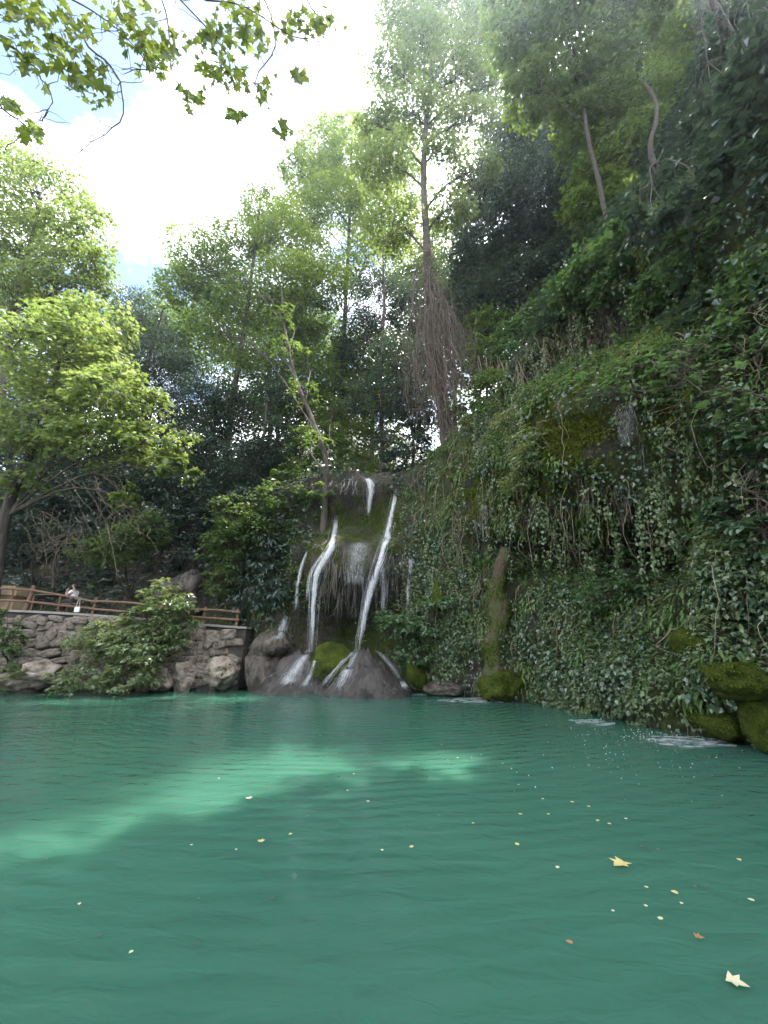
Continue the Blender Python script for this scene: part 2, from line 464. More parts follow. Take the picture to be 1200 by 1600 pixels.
M['fall'] = foam_mat('falling_water', .62, 1.02, 3.4, (9, 9, .24), .8, .85, .42)
M['film'] = foam_mat('water_film', .64, 1.10, 3.2, (9, 9, .35), .42, .8, .34)
M['strand'] = foam_mat('water_strand', .05, .3, 2.0, (1, 1, .2), .9)
M['foam'] = foam_mat('foam', .42, .66, 3.4, (1, 1.6, 1), .9)

# ------------------------------------------------------------------ the cliff and hillside: one sheet that follows the shore
# plan of the foot (x, y), height of the steep face, its setback, slope of the hill above (degrees)
PLAN = [(-60, 6, 3.2, 1.0, 24), (-30, 15, 3.2, 1.0, 30), (-20, 19.2, 3.4, 1.0, 36), (-14, 20.0, 3.6, 1.0, 40), (-9.5, 19.6, 4.5, 1.0, 40), (-7.2, 18.7, 6.8, .9, 30),
        (-5.6, 17.6, 8.2, .8, 16), (-4.0, 16.7, 8.8, .9, 9), (-2.4, 16.5, 9.2, 1.3, 6), (-0.8, 16.4, 9.3, 1.6, 6), (0.5, 16.1, 9.3, 1.7, 7),
        (1.6, 15.2, 9.9, 1.6, 16), (3.2, 13.7, 12.2, 1.9, 46), (4.7, 12.1, 13.6, 2.3, 57), (5.6, 10.0, 14.2, 2.4, 62),
        (6.2, 7.5, 14.6, 2.4, 64), (6.9, 4.5, 15.0, 2.4, 64), (7.6, 1.0, 15.0, 2.6, 60), (8.6, -5, 14.0, 3.0, 45), (12, -16, 10.0, 3.0, 35), (22, -40, 8, 3, 30)]
pl = np.array(PLAN, float)
seg = np.concatenate([[0], np.cumsum(np.linalg.norm(np.diff(pl[:, :2], axis=0), axis=1))])
s_fine = []
for i in range(len(seg) - 1):
    inview = -16 < pl[i, 0] < 8.2 and pl[i, 1] > 0
    step = .11 if inview else 1.0
    s_fine.append(np.arange(seg[i], seg[i + 1], step))
s_fine = np.concatenate(s_fine + [[seg[-1]]])
def sm(col, k=1.2):
    xs = np.linspace(-k, k, 9); w = np.cos(xs / k * math.pi / 2) ** 2; w /= w.sum()
    return sum(wi * np.interp(s_fine + xi, seg, pl[:, col]) for xi, wi in zip(xs, w))
cx, cy, cz, cset, csl = (sm(k) for k in range(5))
tx, ty = np.gradient(cx, s_fine), np.gradient(cy, s_fine)
L = np.hypot(tx, ty); tx, ty = tx / L, ty / L
nx, ny = -ty, tx                       # into the rock (left of the walking direction)
zq = np.linspace(0, 1, 140)
back = np.concatenate([np.linspace(0, 8, 34)[1:], 8 + (np.linspace(0, 1, 24)[1:] ** 1.8) * 90])
ns, nq = len(s_fine), len(zq) + len(back)
OFF = np.zeros((ns, nq)); ZZ = np.zeros((ns, nq))
zface = -1.3 + zq[None] * (cz[:, None] + 1.3)
ZZ[:, :len(zq)] = zface
OFF[:, :len(zq)] = cset[:, None] * zq[None] ** 2.2
tan = np.tan(np.radians(csl))[:, None]
eff = np.minimum(back, 34)[None] + np.maximum(back - 34, 0)[None] * .15
rnd = back[None] / (back[None] + 1.2)          # rounded lip
OFF[:, len(zq):] = cset[:, None] + back[None]
rise = eff * tan * rnd
ZZ[:, len(zq):] = cz[:, None] + np.where(rise > 34, 34 + 12 * np.tanh((rise - 34) / 30), rise)
X0 = cx[:, None] + nx[:, None] * OFF; Y0 = cy[:, None] + ny[:, None] * OFF
base = np.stack([X0, Y0, ZZ], -1)
U0, V0 = pix(base)
def bump(u, v, su, sv, a, pw=2):
    return a * np.exp(-np.abs((U0 - u) / su) ** pw - np.abs((V0 - v) / sv) ** pw)
D = np.zeros((ns, nq))                          # metres towards the pool
onface = np.zeros((ns, nq)); onface[:, :len(zq)] = 1
near = (base[..., 1] > 1)
feat = (bump(565, 885, 72, 44, 1.5, 3) + bump(505, 900, 38, 60, .55) + bump(635, 880, 30, 60, .5)
        - bump(560, 980, 70, 36, 1.1) - bump(520, 985, 60, 38, .6)                    # brown bulge, dark hollow under it
        + bump(560, 765, 70, 22, .45) - bump(545, 810, 60, 22, .35)
        + bump(470, 1060, 70, 40, .8) + bump(560, 1075, 90, 28, .6)
        + bump(900, 680, 75, 90, 1.7, 3) + bump(1010, 640, 70, 70, .9) + bump(770, 740, 50, 50, .6)
        - bump(880, 862, 130, 34, 1.9, 3) - bump(1000, 855, 80, 50, 2.0)            # undercut
        - bump(800, 960, 30, 90, .3) + bump(700, 850, 50, 90, .35)
        + bump(960, 1060, 120, 60, .55) + bump(1150, 1060, 70, 60, .5)
        + bump(1130, 880, 60, 90, .5) + bump(880, 560, 80, 60, .4) - bump(1180, 940, 40, 60, .4))
for (u_, v_) in ((770, 545), (810, 510), (850, 480), (890, 450), (930, 420), (975, 390), (1030, 365), (1090, 350)):
    feat = feat + bump(u_, v_, 42, 26, .75) - bump(u_ + 10, v_ + 85, 44, 38, .7)
for (u_, v_) in ((1060, 560), (1110, 590), (1160, 620)):
    feat = feat + bump(u_, v_, 44, 26, .7) - bump(u_, v_ + 150, 50, 50, .7)
D += np.where(near, feat, 0) * np.maximum(onface, .8 * (base[..., 2] < 22))
sc1 = fbm(base * .55, 4) - .5
sc2 = fbm(base * np.array([1.9, 1.9, 1.0]), 4) - .5
flute = fbm(base * np.array([2.6, 2.6, .35]) + 31, 3) - .5
amp = np.where(onface > 0, 1.0, .35)
falls_zone = np.exp(-((U0 - 545) / 120) ** 2)
D += amp * (1.3 * sc1 * (1 - .75 * falls_zone) + .6 * sc2 + .5 * flute)
hilln = (fbm(base * .09 + 7, 3) - .5)
GX = base[..., 0] - nx[:, None] * D; GY = base[..., 1] - ny[:, None] * D
GZ = base[..., 2] + (1 - onface) * (hilln * 3.0 * np.minimum(np.concatenate([np.zeros(len(zq)), back]) / 12, 1)[None] + .6 * sc2)
G = np.stack([GX, GY, GZ], -1)
ii = np.arange(ns - 1)[:, None] * nq; jj = np.arange(nq - 1)[None]
quads = np.stack([ii + jj, ii + nq + jj, ii + nq + jj + 1, ii + jj + 1], -1).reshape(-1, 4)
cliff_me = raw_mesh('cliff', G.reshape(-1, 3), quads)
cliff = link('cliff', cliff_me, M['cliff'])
PUa, PVa = pix(G)
def gb(u, v, su, sv): return np.exp(-((PUa - u) / su) ** 2 - ((PVa - v) / sv) ** 2)
mossy = (-1.2 * (gb(565, 885, 70, 55) + gb(500, 920, 40, 100) + gb(460, 960, 50, 90) + gb(545, 770, 80, 25) + gb(940, 680, 22, 40) + gb(980, 660, 30, 40) + gb(860, 845, 90, 16) + gb(735, 780, 14, 40) + gb(300, 880, 200, 70))
         + 1.0 * (gb(885, 670, 40, 70) + gb(1035, 640, 34, 40) + gb(762, 785, 34, 40) + gb(600, 830, 20, 40) + gb(530, 850, 18, 40) + gb(560, 1010, 70, 24)))
_a = cliff_me.attributes.new('mossy', 'FLOAT', 'POINT'); _a.data.foreach_set('value', np.clip(mossy, -1, 1).astype(np.float32).ravel())
tag(cliff, 'dark wet tufa cliff and wooded slope round the pool', kind='structure')
cliff_bvh = BVHTree.FromPolygons([tuple(v) for v in G.reshape(-1, 3)], [tuple(q) for q in quads.tolist()])
Nrm = unit(np.cross(np.gradient(G, axis=0), np.gradient(G, axis=1)))
_flip = np.sum(Nrm * np.stack([-nx, -ny, 0 * nx], -1)[:, None], -1) + Nrm[..., 2] * .5
if np.median(_flip) < 0: Nrm = -Nrm
PU, PV = pix(G)

# the ground sheet: pool bed, near bank, land to the horizon
gx = np.concatenate([-600 + np.arange(6) * 90.0, np.linspace(-60, 60, 61), 150 + np.arange(6) * 90.0])
gy = np.concatenate([-600 + np.arange(6) * 90.0, np.linspace(-60, 60, 61), 150 + np.arange(6) * 90.0])
XX, YY = np.meshgrid(gx, gy, indexing='ij')
GH = -1.6 + 1.9 * sstep(1.5, -1.0, YY) + .25 * (fbm(np.stack([XX, YY, 0 * XX], -1) * .3) - .5)
GH += np.where(YY < -8, 0, 0) + 3.2 * sstep(-17, -20, XX)
gi = np.arange(len(gx) - 1)[:, None] * len(gy); gj = np.arange(len(gy) - 1)[None]
gq = np.stack([gi + gj, gi + len(gy) + gj, gi + len(gy) + gj + 1, gi + gj + 1], -1).reshape(-1, 4)
ground = link('ground', raw_mesh('ground', np.stack([XX, YY, GH], -1).reshape(-1, 3), gq), M['soil'])
tag(ground, kind='structure')
gr_bvh = BVHTree.FromPolygons([tuple(v) for v in np.stack([XX, YY, GH], -1).reshape(-1, 3)], [tuple(q) for q in gq.tolist()])
def ground_at(x, y):
    z = -9
    for b in (cliff_bvh, gr_bvh):
        h = b.ray_cast(Vector((x, y, 200)), Vector((0, 0, -1)))[0]
        if h is not None: z = max(z, h.z)
    return z
def hit(u, v):
    """first point of the cliff seen at a pixel, with its normal"""
    r = unit(ray(u, v))
    h, nn, _, d = cliff_bvh.ray_cast(Vector(CAM), Vector(r))
    if h is None: return None, None
    nn = np.array(nn)
    if np.dot(nn, r) > 0: nn = -nn
    return np.array(h), nn

# the pool
wx = np.linspace(-45, 14, 60); wy = np.linspace(-.6, 24, 50)
WX, WY = np.meshgrid(wx, wy, indexing='ij')
wi = np.arange(59)[:, None] * 50; wj = np.arange(49)[None]
wq = np.stack([wi + wj, wi + 50 + wj, wi + 51 + wj, wi + wj + 1], -1).reshape(-1, 4)
water = link('water', raw_mesh('water', np.stack([WX, WY, 0 * WX], -1).reshape(-1, 3), wq), M['water'])
tag(water, 'milky turquoise green pool water with small ripples', kind='structure')
# ------------------------------------------------------------------ plants
def noise1(p, s=1.0, o=3): return fbm(np.asarray(p) * s, o)

def crown_points(c, r, ncl, per, flat=.35, spread=.55, droop=.25, shell=.5):
    """leaf positions, normals and tip directions for one lobe of a crown made of sprays"""
    d = unit(rng.normal(size=(ncl, 3)))
    rad = shell + (1 - shell) * rng.random(ncl) ** .6
    rad *= .75 + .5 * fbm(d * 2.2 + c * .37, 3)
    cc = c + d * rad[:, None] * r
    out = unit(d * np.array([1, 1, .6]) + rng.normal(0, .25, (ncl, 3)))
    R = spread * float(np.mean(r)) * (.55 + .7 * rng.random(ncl)) * .5
    k = per
    loc = rng.normal(0, 1, (ncl, k, 3)) * np.array([1, 1, flat])
    pos = cc[:, None] + loc * R[:, None, None] * .62
    rel = np.linalg.norm(loc[..., :2], axis=-1)
    pos[..., 2] -= droop * R[:, None] * rel ** 2 * .3
    outw = unit(loc * np.array([1, 1, .3]) + out[:, None] * .8)
    nrm = np.array([0, 0, 1.0]) * .9 + outw * .45 + rng.normal(0, .38, pos.shape)
    tip = outw + np.array([0, 0, -.55]) + rng.normal(0, .3, pos.shape)
    return pos.reshape(-1, 3), nrm.reshape(-1, 3), tip.reshape(-1, 3), cc

def lobe(u, v, Y, ru, rv, rd=None):
    if Y < 0:                                   # sits on the cliff: so many metres in front of its face
        h, _n = hit(u, v)
        c = P(u, v, 17.0) if h is None else h + unit(CAM - h) * (-Y)
    else:
        c = P(u, v, Y)
    t = dep(u, v, c[1]) / F_PX
    return c, np.array([ru * t, (rd if rd else (ru + rv) * .5) * t, rv * t])

def tree(name, label, cat, lobes, leaf='mid', tmpl=T_WIDE, size=.13, dens=1.0, base=None, trunk=None, trad=.16,
         group=None, bark='bark', singles=0, twigs=True, per=34, flat=.35, spread=.55, shell=.5, szvar=.35, single_tmpl=None, multi=1, clr=1.0):
    L = [lobe(*b) for b in lobes]
    mean = np.mean([c for c, r in L], axis=0)
    low = min(c[2] - r[2] for c, r in L)
    if base is None:
        base = np.array([mean[0], mean[1] + .2, 0.0]); base[2] = ground_at(base[0], base[1])
    base = np.array(base, float)
    root = empty(name, base)
    tag(root, label, cat, group)
    tb, tw = Tubes(), Tubes()
    if trunk is None:
        topz = max(c[2] + r[2] * .2 for c, r in L)
        k = np.array([rng.normal(0, .25), rng.normal(0, .15), 0])
        tips = [np.array([mean[0], mean[1], topz])]
        if multi > 1:
            tips = [c + np.array([0, 0, -.1]) for c, r in L] * 2
            tips = tips[:max(multi, len(L))]
        tpaths = []
        for tp in tips:
            tpaths.append(curve([base - np.array([0, 0, .25]), base * .65 + tp * .35 + k, base * .3 + tp * .7 - k * .6, tp], 14, .02))
    else:
        tpaths = [curve(trunk, 22, .012)]
    for tp in tpaths:
        tb.add(tp, np.linspace(trad, trad * .28, len(tp)) * (1 + .12 * rng.random(len(tp))), 9 if trad > .08 else 6)
    allp, alln, allt = [], [], []
    for c, r in L:
        # limb from the nearest suitable trunk point
        tp = tpaths[rng.integers(len(tpaths))]
        cand = tp[len(tp) // 4:]
        hd = np.linalg.norm(cand[:, :2] - c[:2], axis=1)
        q = cand[np.argmin(np.linalg.norm(cand - c, axis=1) + 2.5 * np.maximum(cand[:, 2] - (c[2] - 1.05 * hd), 0))]
        mid = (q + c) * .5 + np.array([0, 0, .12 * np.linalg.norm(c - q)])
        lr = max(trad * .24, .012)
        limb = curve([q, mid, c], 8, .03)
        tb.add(limb, np.linspace(lr, lr * .35, 8), 6)
        area = 4 * math.pi * ((r[0] * r[1] + r[0] * r[2] + r[1] * r[2]) / 3)
        nleaf = dens * area * 1.55 / (size * size * .52)
        ncl = max(5, int(nleaf / per))
        p, nn, tt, cc = crown_points(c, r, ncl, per, flat, spread, shell=shell)
        allp.append(p); alln.append(nn); allt.append(tt)
        if twigs:
            for e in cc[::2 if len(cc) > 60 else 1]:
                s0 = limb[rng.integers(3, 8)]
                m2 = (s0 + e) * .5 + rng.normal(0, .08, 3) * np.linalg.norm(e - s0)
                tw.add(curve([s0, m2, e], 3), np.linspace(max(.009, lr * .22), .004, 3), 3)
    p, nn, tt = np.concatenate(allp), np.concatenate(alln), np.concatenate(allt)
    sz = size * (1 - szvar + 2 * szvar * rng.random(len(p)))
    if singles:
        uu, vv = pix(p); dd = np.linalg.norm(p - CAM, axis=1)
        ok = np.where((uu > 2) & (uu < 1198) & (vv > 2) & (vv < 1598))[0]
        pick = ok[np.argsort(dd[ok])[:singles]]
        one = leaf_mesh('leaf', np.zeros((1, 3)), np.array([[0, 0, 1.]]), np.array([[0, 1., 0]]), np.ones(1), single_tmpl or T_LOBE)
        one.materials.append(M[leaf])
        sing = [(p[i], nn[i], tt[i], sz[i] * 1.1) for i in pick]
        keep = np.ones(len(p), bool); keep[pick] = False
        p, nn, tt, sz = p[keep], nn[keep], tt[keep], sz[keep]
    trk = tb.build('trunk', M[bark], root)
    if twigs and tw.v: tag(tw.build('twigs', M['twig'], trk), kind='stuff')
    cr = link('crown', leaf_mesh('crown', p, nn, tt, sz, tmpl), M[leaf], root)
    tag(cr, kind='stuff')
    if singles:
        for a in sing: place_leaf(one, *a, cr)
    return root

def place_leaf(me, pos, n_, t_, s_, parent, name='leaf'):
    n_ = unit(n_); t_ = unit(t_ - n_ * np.dot(t_, n_)); sd = np.cross(t_, n_)
    o = bpy.data.objects.new(name, me)
    COL.objects.link(o)
    mt = Matrix(((sd[0] * s_, t_[0] * s_, n_[0] * s_, pos[0]), (sd[1] * s_, t_[1] * s_, n_[1] * s_, pos[1]),
                 (sd[2] * s_, t_[2] * s_, n_[2] * s_, pos[2]), (0, 0, 0, 1)))
    if parent is not None:
        o.parent = parent
        o.matrix_parent_inverse = Matrix.Translation(-Vector(parent.location))   # parts keep world coordinates
    o.matrix_basis = mt
    return o

# --- trees on the left bank
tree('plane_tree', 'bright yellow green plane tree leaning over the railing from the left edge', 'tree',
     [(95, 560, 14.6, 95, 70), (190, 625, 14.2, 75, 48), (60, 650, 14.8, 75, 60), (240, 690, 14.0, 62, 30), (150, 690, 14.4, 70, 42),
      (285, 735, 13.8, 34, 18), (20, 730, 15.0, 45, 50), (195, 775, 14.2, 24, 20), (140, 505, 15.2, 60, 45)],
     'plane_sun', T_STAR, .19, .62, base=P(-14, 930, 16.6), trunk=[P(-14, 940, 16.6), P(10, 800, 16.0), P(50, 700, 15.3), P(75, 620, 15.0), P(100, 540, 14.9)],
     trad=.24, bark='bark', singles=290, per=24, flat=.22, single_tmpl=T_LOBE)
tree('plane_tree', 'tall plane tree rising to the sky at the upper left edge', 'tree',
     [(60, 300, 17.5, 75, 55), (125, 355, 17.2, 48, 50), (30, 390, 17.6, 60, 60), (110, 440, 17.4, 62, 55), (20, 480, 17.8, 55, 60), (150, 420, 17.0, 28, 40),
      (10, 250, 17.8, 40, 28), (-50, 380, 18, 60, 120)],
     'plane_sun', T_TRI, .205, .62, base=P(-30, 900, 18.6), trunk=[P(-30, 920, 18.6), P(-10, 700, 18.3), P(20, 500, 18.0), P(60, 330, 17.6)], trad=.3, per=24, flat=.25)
tree('evergreen_tree', 'dark evergreen tree rising in the gap behind the bright plane tree', 'tree',
     [(215, 500, 26, 42, 52), (250, 560, 25, 55, 55), (190, 590, 25, 40, 60), (290, 610, 25, 50, 60), (230, 660, 24.5, 60, 55)],
     'dark', T_OVAL, .15, .7, trad=.22, per=40)
tree('evergreen_tree', 'grey green evergreen with bare twigs left of the curved trunk', 'tree',
     [(330, 620, 21.5, 48, 42), (300, 690, 21.5, 45, 45), (355, 700, 21, 48, 50), (330, 780, 20.5, 50, 40)],
     'dark', T_OVAL, .13, .7, trad=.14, per=36)
# --- trees round the falls
tree('plane_tree', 'slender plane tree with a curved trunk growing beside the left falls', 'tree',
     [(400, 470, 23.2, 62, 45), (330, 430, 23.6, 52, 48), (470, 490, 23.4, 48, 45), (420, 560, 22.8, 55, 42), (330, 520, 23.4, 50, 40), (490, 580, 23.0, 42, 40),
      (380, 640, 22.6, 40, 34), (440, 770, 17.0, 46, 20), (500, 765, 16.8, 26, 18), (520, 650, 22.9, 26, 40), (470, 520, 23.7, 40, 30), (500, 690, 17.0, 22, 14), (452, 540, 17.9, 26, 14), (474, 605, 17.5, 24, 12), (440, 490, 18.3, 26, 14)],
     'mid', T_TRI, .185, .5, base=P(503, 830, 17.2), trunk=[P(503, 835, 17.2), P(508, 770, 17.2), P(508, 715, 17.3), P(488, 655, 17.6), P(462, 590, 18.0), P(446, 520, 18.4), P(440, 450, 18.7)],
     trad=.15, bark='bark', per=22, flat=.2)
tree('plane_tree', 'rounded plane tree crown against the sky behind the curved trunk', 'tree',
     [(310, 400, 23, 48, 42), (370, 380, 24, 42, 38), (440, 370, 24, 52, 52), (410, 330, 24.5, 38, 34), (500, 440, 24, 45, 45), (280, 450, 23, 32, 40), (450, 440, 23.5, 60, 40)],
     'plane', T_TRI, .19, .6, trad=.24, per=24, flat=.28)
tree('plane_tree', 'backlit plane tree with gaps of sky left of the tallest trunk', 'tree',
     [(500, 230, 29.0, 42, 42), (555, 260, 28.5, 50, 55), (520, 320, 28.0, 55, 42), (590, 340, 28.0, 45, 50), (570, 410, 27.5, 48, 42), (610, 230, 28.5, 30, 50), (545, 200, 29.0, 30, 24), (470, 330, 28, 36, 40), (485, 400, 27, 38, 40), (500, 280, 28.5, 36, 34), (465, 265, 28.5, 28, 34), (640, 290, 33, 34, 44), (640, 420, 30, 36, 46)],
     'plane', T_TRI, .24, .55, trad=.24, per=22, flat=.28)
tree('plane_tree', 'tallest plane tree with vine wrapped trunk reaching the top of the picture', 'tree',
     [(660, 70, 19.5, 44, 34), (612, 105, 19.2, 34, 24), (715, 120, 19.6, 62, 26), (640, 175, 19.2, 58, 24), (735, 190, 19.4, 44, 24), (752, 60, 19.8, 46, 44),
      (690, -20, 20, 80, 40), (745, 265, 19.2, 40, 26), (600, 255, 19.0, 46, 34), (705, 325, 19, 34, 28), (615, 350, 18.9, 44, 36), (770, 5, 20, 40, 34), (630, 20, 19.8, 44, 24), (690, 230, 18.6, 26, 18), (580, 190, 19.4, 26, 18), (780, 130, 19.8, 26, 20)],
     'plane_sun', T_TRI, .22, .85, base=P(706, 720, 17.6),
     trunk=[P(706, 730, 17.6), P(690, 620, 17.9), P(674, 500, 18.2), P(667, 380, 18.5), P(662, 260, 19.0), P(670, 150, 19.5), P(684, 40, 20.0)], trad=.34, per=16, flat=.32, spread=.85)
tree('evergreen_tree', 'dark leafy tree between the falls and the vine wrapped trunk', 'tree',
     [(590, 470, 26, 42, 50), (560, 530, 25, 40, 46), (620, 560, 21, 40, 50), (585, 620, 20.8, 44, 36), (640, 640, 19.8, 30, 40), (610, 690, 19.4, 32, 28)],
     'dark', T_OVAL, .14, .7, trad=.16, per=36)
for k, (lab, lb) in enumerate([
        ('sunlit yellow green young tree standing behind the lip of the falls', [(545, 690, 27, 36, 34), (520, 650, 28, 30, 30), (575, 720, 26, 30, 22), (560, 640, 28, 26, 40)]),
        ('pale slim tree behind the falls just left of the dark leafy tree', [(600, 730, 24, 26, 20), (570, 600, 29, 34, 40), (540, 560, 30, 26, 36)])]):
    tree('young_tree', lab, 'tree', lb, 'plane_sun', T_WIDE, .16, .5, trad=.09, bark='bark_pale', per=24)
tree('evergreen_tree', 'dense dark tree in the shade left of the falls above the ferns', 'tree',
     [(390, 720, 19.5, 48, 44), (440, 690, 20, 40, 44), (360, 640, 21, 36, 40), (450, 620, 20.5, 40, 40), (400, 790, 18.8, 50, 34)],
     'dark', T_OVAL, .13, .8, trad=.14, per=36)
# --- evergreens on the right hillside
RT = [('dark evergreen tree above the cliff right of the vine wrapped trunk', [(745, 480, 21, 45, 60), (770, 420, 21.5, 46, 48), (735, 400, 22, 30, 46), (790, 500, 19.5, 40, 40), (760, 550, 19, 36, 36), (790, 450, 18.5, 46, 50), (830, 440, 17.5, 44, 46), (740, 330, 21.5, 34, 40), (800, 400, 19, 44, 44)], 'dark'),
      ('tall blue green evergreen with small gaps of sky at its upper left', [(800, 230, 21, 42, 60), (840, 300, -1.1, 50, 60), (800, 330, -1.1, 40, 44), (850, 200, 20.5, 40, 50), (820, 390, 18.5, 46, 44), (870, 260, 18.5, 50, 50), (830, 180, 19.5, 44, 50), (880, 350, 17, 46, 46), (780, 280, 20.5, 36, 50), (900, 190, 17, 46, 50)], 'dark'),
      ('yellow green broadleaf tree at the top edge right of the tallest trunk', [(815, 50, 10.6, 50, 50), (860, -20, 10.2, 60, 50), (880, 90, 11.4, 60, 50), (940, 30, 11, 60, 50), (940, 140, 12, 56, 46), (830, 140, 11.6, 44, 44), (790, -30, 10, 44, 44), (920, -60, 10.4, 70, 50), (1000, 0, 11, 60, 60), (905, 190, 12.4, 40, 44), (930, 260, 12.8, 40, 44), (960, 210, 12.6, 40, 40), (920, 320, 13.2, 40, 40)], 'mid'),
      ('bushy evergreen above the bright green ledge in the middle of the slope', [(880, 420, -1.1, 50, 46), (930, 360, -1.1, 50, 50), (890, 350, -1.1, 40, 44), (860, 470, -1.1, 34, 30)], 'dark'),
      ('evergreen with forked bare limbs high on the right slope', [(940, 230, -1.1, 52, 50), (980, 300, -1.1, 46, 44), (930, 160, -1.1, 50, 46), (900, 250, -1.1, 36, 50)], 'dark'),
      ('shadowed tree hanging over the top edge near the right corner', [(1010, 70, -1.1, 60, 50), (1080, 130, -1.1, 60, 50), (1000, 160, -1.1, 46, 46), (970, 30, -1.1, 46, 40), (1060, 40, -1.1, 50, 40), (1045, 180, -1.6, 50, 46), (1010, 230, -1.4, 50, 46), (1090, 60, -1.8, 60, 50)], 'mid'),
      ('dark overhanging tree filling the upper right corner', [(1160, 60, -1.1, 60, 50), (1190, 150, -1.1, 50, 50), (1120, 200, -1.1, 46, 44), (1130, 10, -1.1, 60, 40), (1240, 60, -1.1, 60, 90)], 'dark'),
      ('mid green tree on the slope below the upper right corner', [(1060, 240, -1.1, 44, 40), (1020, 330, -1.1, 44, 36), (1100, 290, -1.1, 40, 36), (1040, 290, -1.1, 40, 40)], 'dark')]
for lab, lb, lf in RT:
    tree('evergreen_tree' if lf == 'dark' else 'broadleaf_tree', lab, 'tree', lb, lf, T_DIA, .18, .85, trad=.10, per=34, bark='twig')
# --- trees farther back that close the wood
BT = [('far tree standing behind the evergreen in the gap of sky', [(205, 520, 36, 50, 50), (260, 500, 38, 44, 44), (300, 540, 36, 50, 60), (170, 560, 36, 40, 70)], 'mid'),
      ('far tree behind the rounded plane tree crown', [(360, 500, 34, 60, 70), (440, 520, 34, 60, 70), (500, 540, 36, 44, 60), (400, 600, 33, 70, 50)], 'mid'),
      ('far tree behind the tallest trunk above the cliff', [(660, 460, 30, 50, 60), (700, 400, 31, 46, 60), (640, 540, 29, 50, 50), (720, 500, 28, 40, 60)], 'mid'),
      ('far tree behind the tall plane tree at the left edge', [(60, 520, 27, 70, 90), (130, 560, 27, 60, 80), (20, 640, 25, 60, 80), (120, 680, 25, 60, 60)], 'mid')]
for lab, lb, lf in BT:
    tree('broadleaf_tree', lab, 'tree', lb, lf, T_DIA, .23, .6, trad=.24, per=40, group='trees far back in the wood')

UT = [('dark understory tree on the slope under the bright plane tree', [(120, 800, 20, 50, 36), (60, 760, 20.5, 44, 40), (180, 765, 20.5, 50, 40), (130, 740, 21, 50, 40)], 'dark'),
      ('dark understory tree above the big brown rock face', [(270, 760, 20.2, 46, 40), (300, 815, 19.8, 44, 34), (255, 830, 19.6, 36, 30), (320, 860, 19.4, 30, 30), (240, 740, 21, 40, 40)], 'dark'),
      ('leafy understory tree left of the lip of the falls', [(480, 700, 19.6, 40, 34), (520, 690, 21, 30, 30), (470, 650, 21, 38, 34), (460, 740, 18.8, 34, 24)], 'mid'),
      ('small dark tree under the vine wrapped trunk', [(645, 700, 18.4, 30, 34), (665, 650, 19, 32, 34), (630, 620, 20, 34, 36), (620, 720, 18, 24, 18)], 'dark'),
      ('leafy dark tree between the vine wrapped trunk and the bright ledge', [(745, 570, 17.8, 40, 40), (735, 640, 16.8, 34, 36), (770, 610, 16.3, 34, 34), (760, 520, 18.5, 40, 40)], 'mid'),
      ('dense far tree low behind the evergreen in the gap', [(160, 660, 28, 60, 60), (240, 700, 27, 60, 50), (310, 680, 28, 50, 60), (200, 740, 25, 60, 44)], 'dark'),
      ('dense far tree behind the curved slender trunk', [(360, 720, 25, 60, 50), (440, 640, 27, 60, 60), (500, 600, 29, 50, 60), (420, 720, 24, 50, 44)], 'dark'),
      ('far sunlit tree filling the gap above the falls', [(560, 560, 31, 50, 60), (610, 600, 28, 40, 50), (530, 620, 30, 40, 50), (590, 660, 27, 36, 40), (650, 580, 26, 40, 50)], 'plane'),
      ('far dark tree behind the dead vines', [(690, 560, 24, 40, 60), (720, 480, 25, 46, 60), (650, 500, 26, 36, 60), (760, 440, 24, 40, 60)], 'dark'),
      ('far tree closing the wood at the left edge behind the slope', [(-20, 620, 24, 60, 80), (40, 700, 23, 60, 60), (-40, 780, 22, 60, 60), (90, 740, 23, 50, 50)], 'dark')]
for k, (lab, lb, lf) in enumerate(UT):
    tree('understory_tree' if k < 5 else 'broadleaf_tree', lab, 'tree', lb, lf, T_DIA, .16 if k < 5 else .23, .7, trad=.09 if k < 5 else .2, per=30)
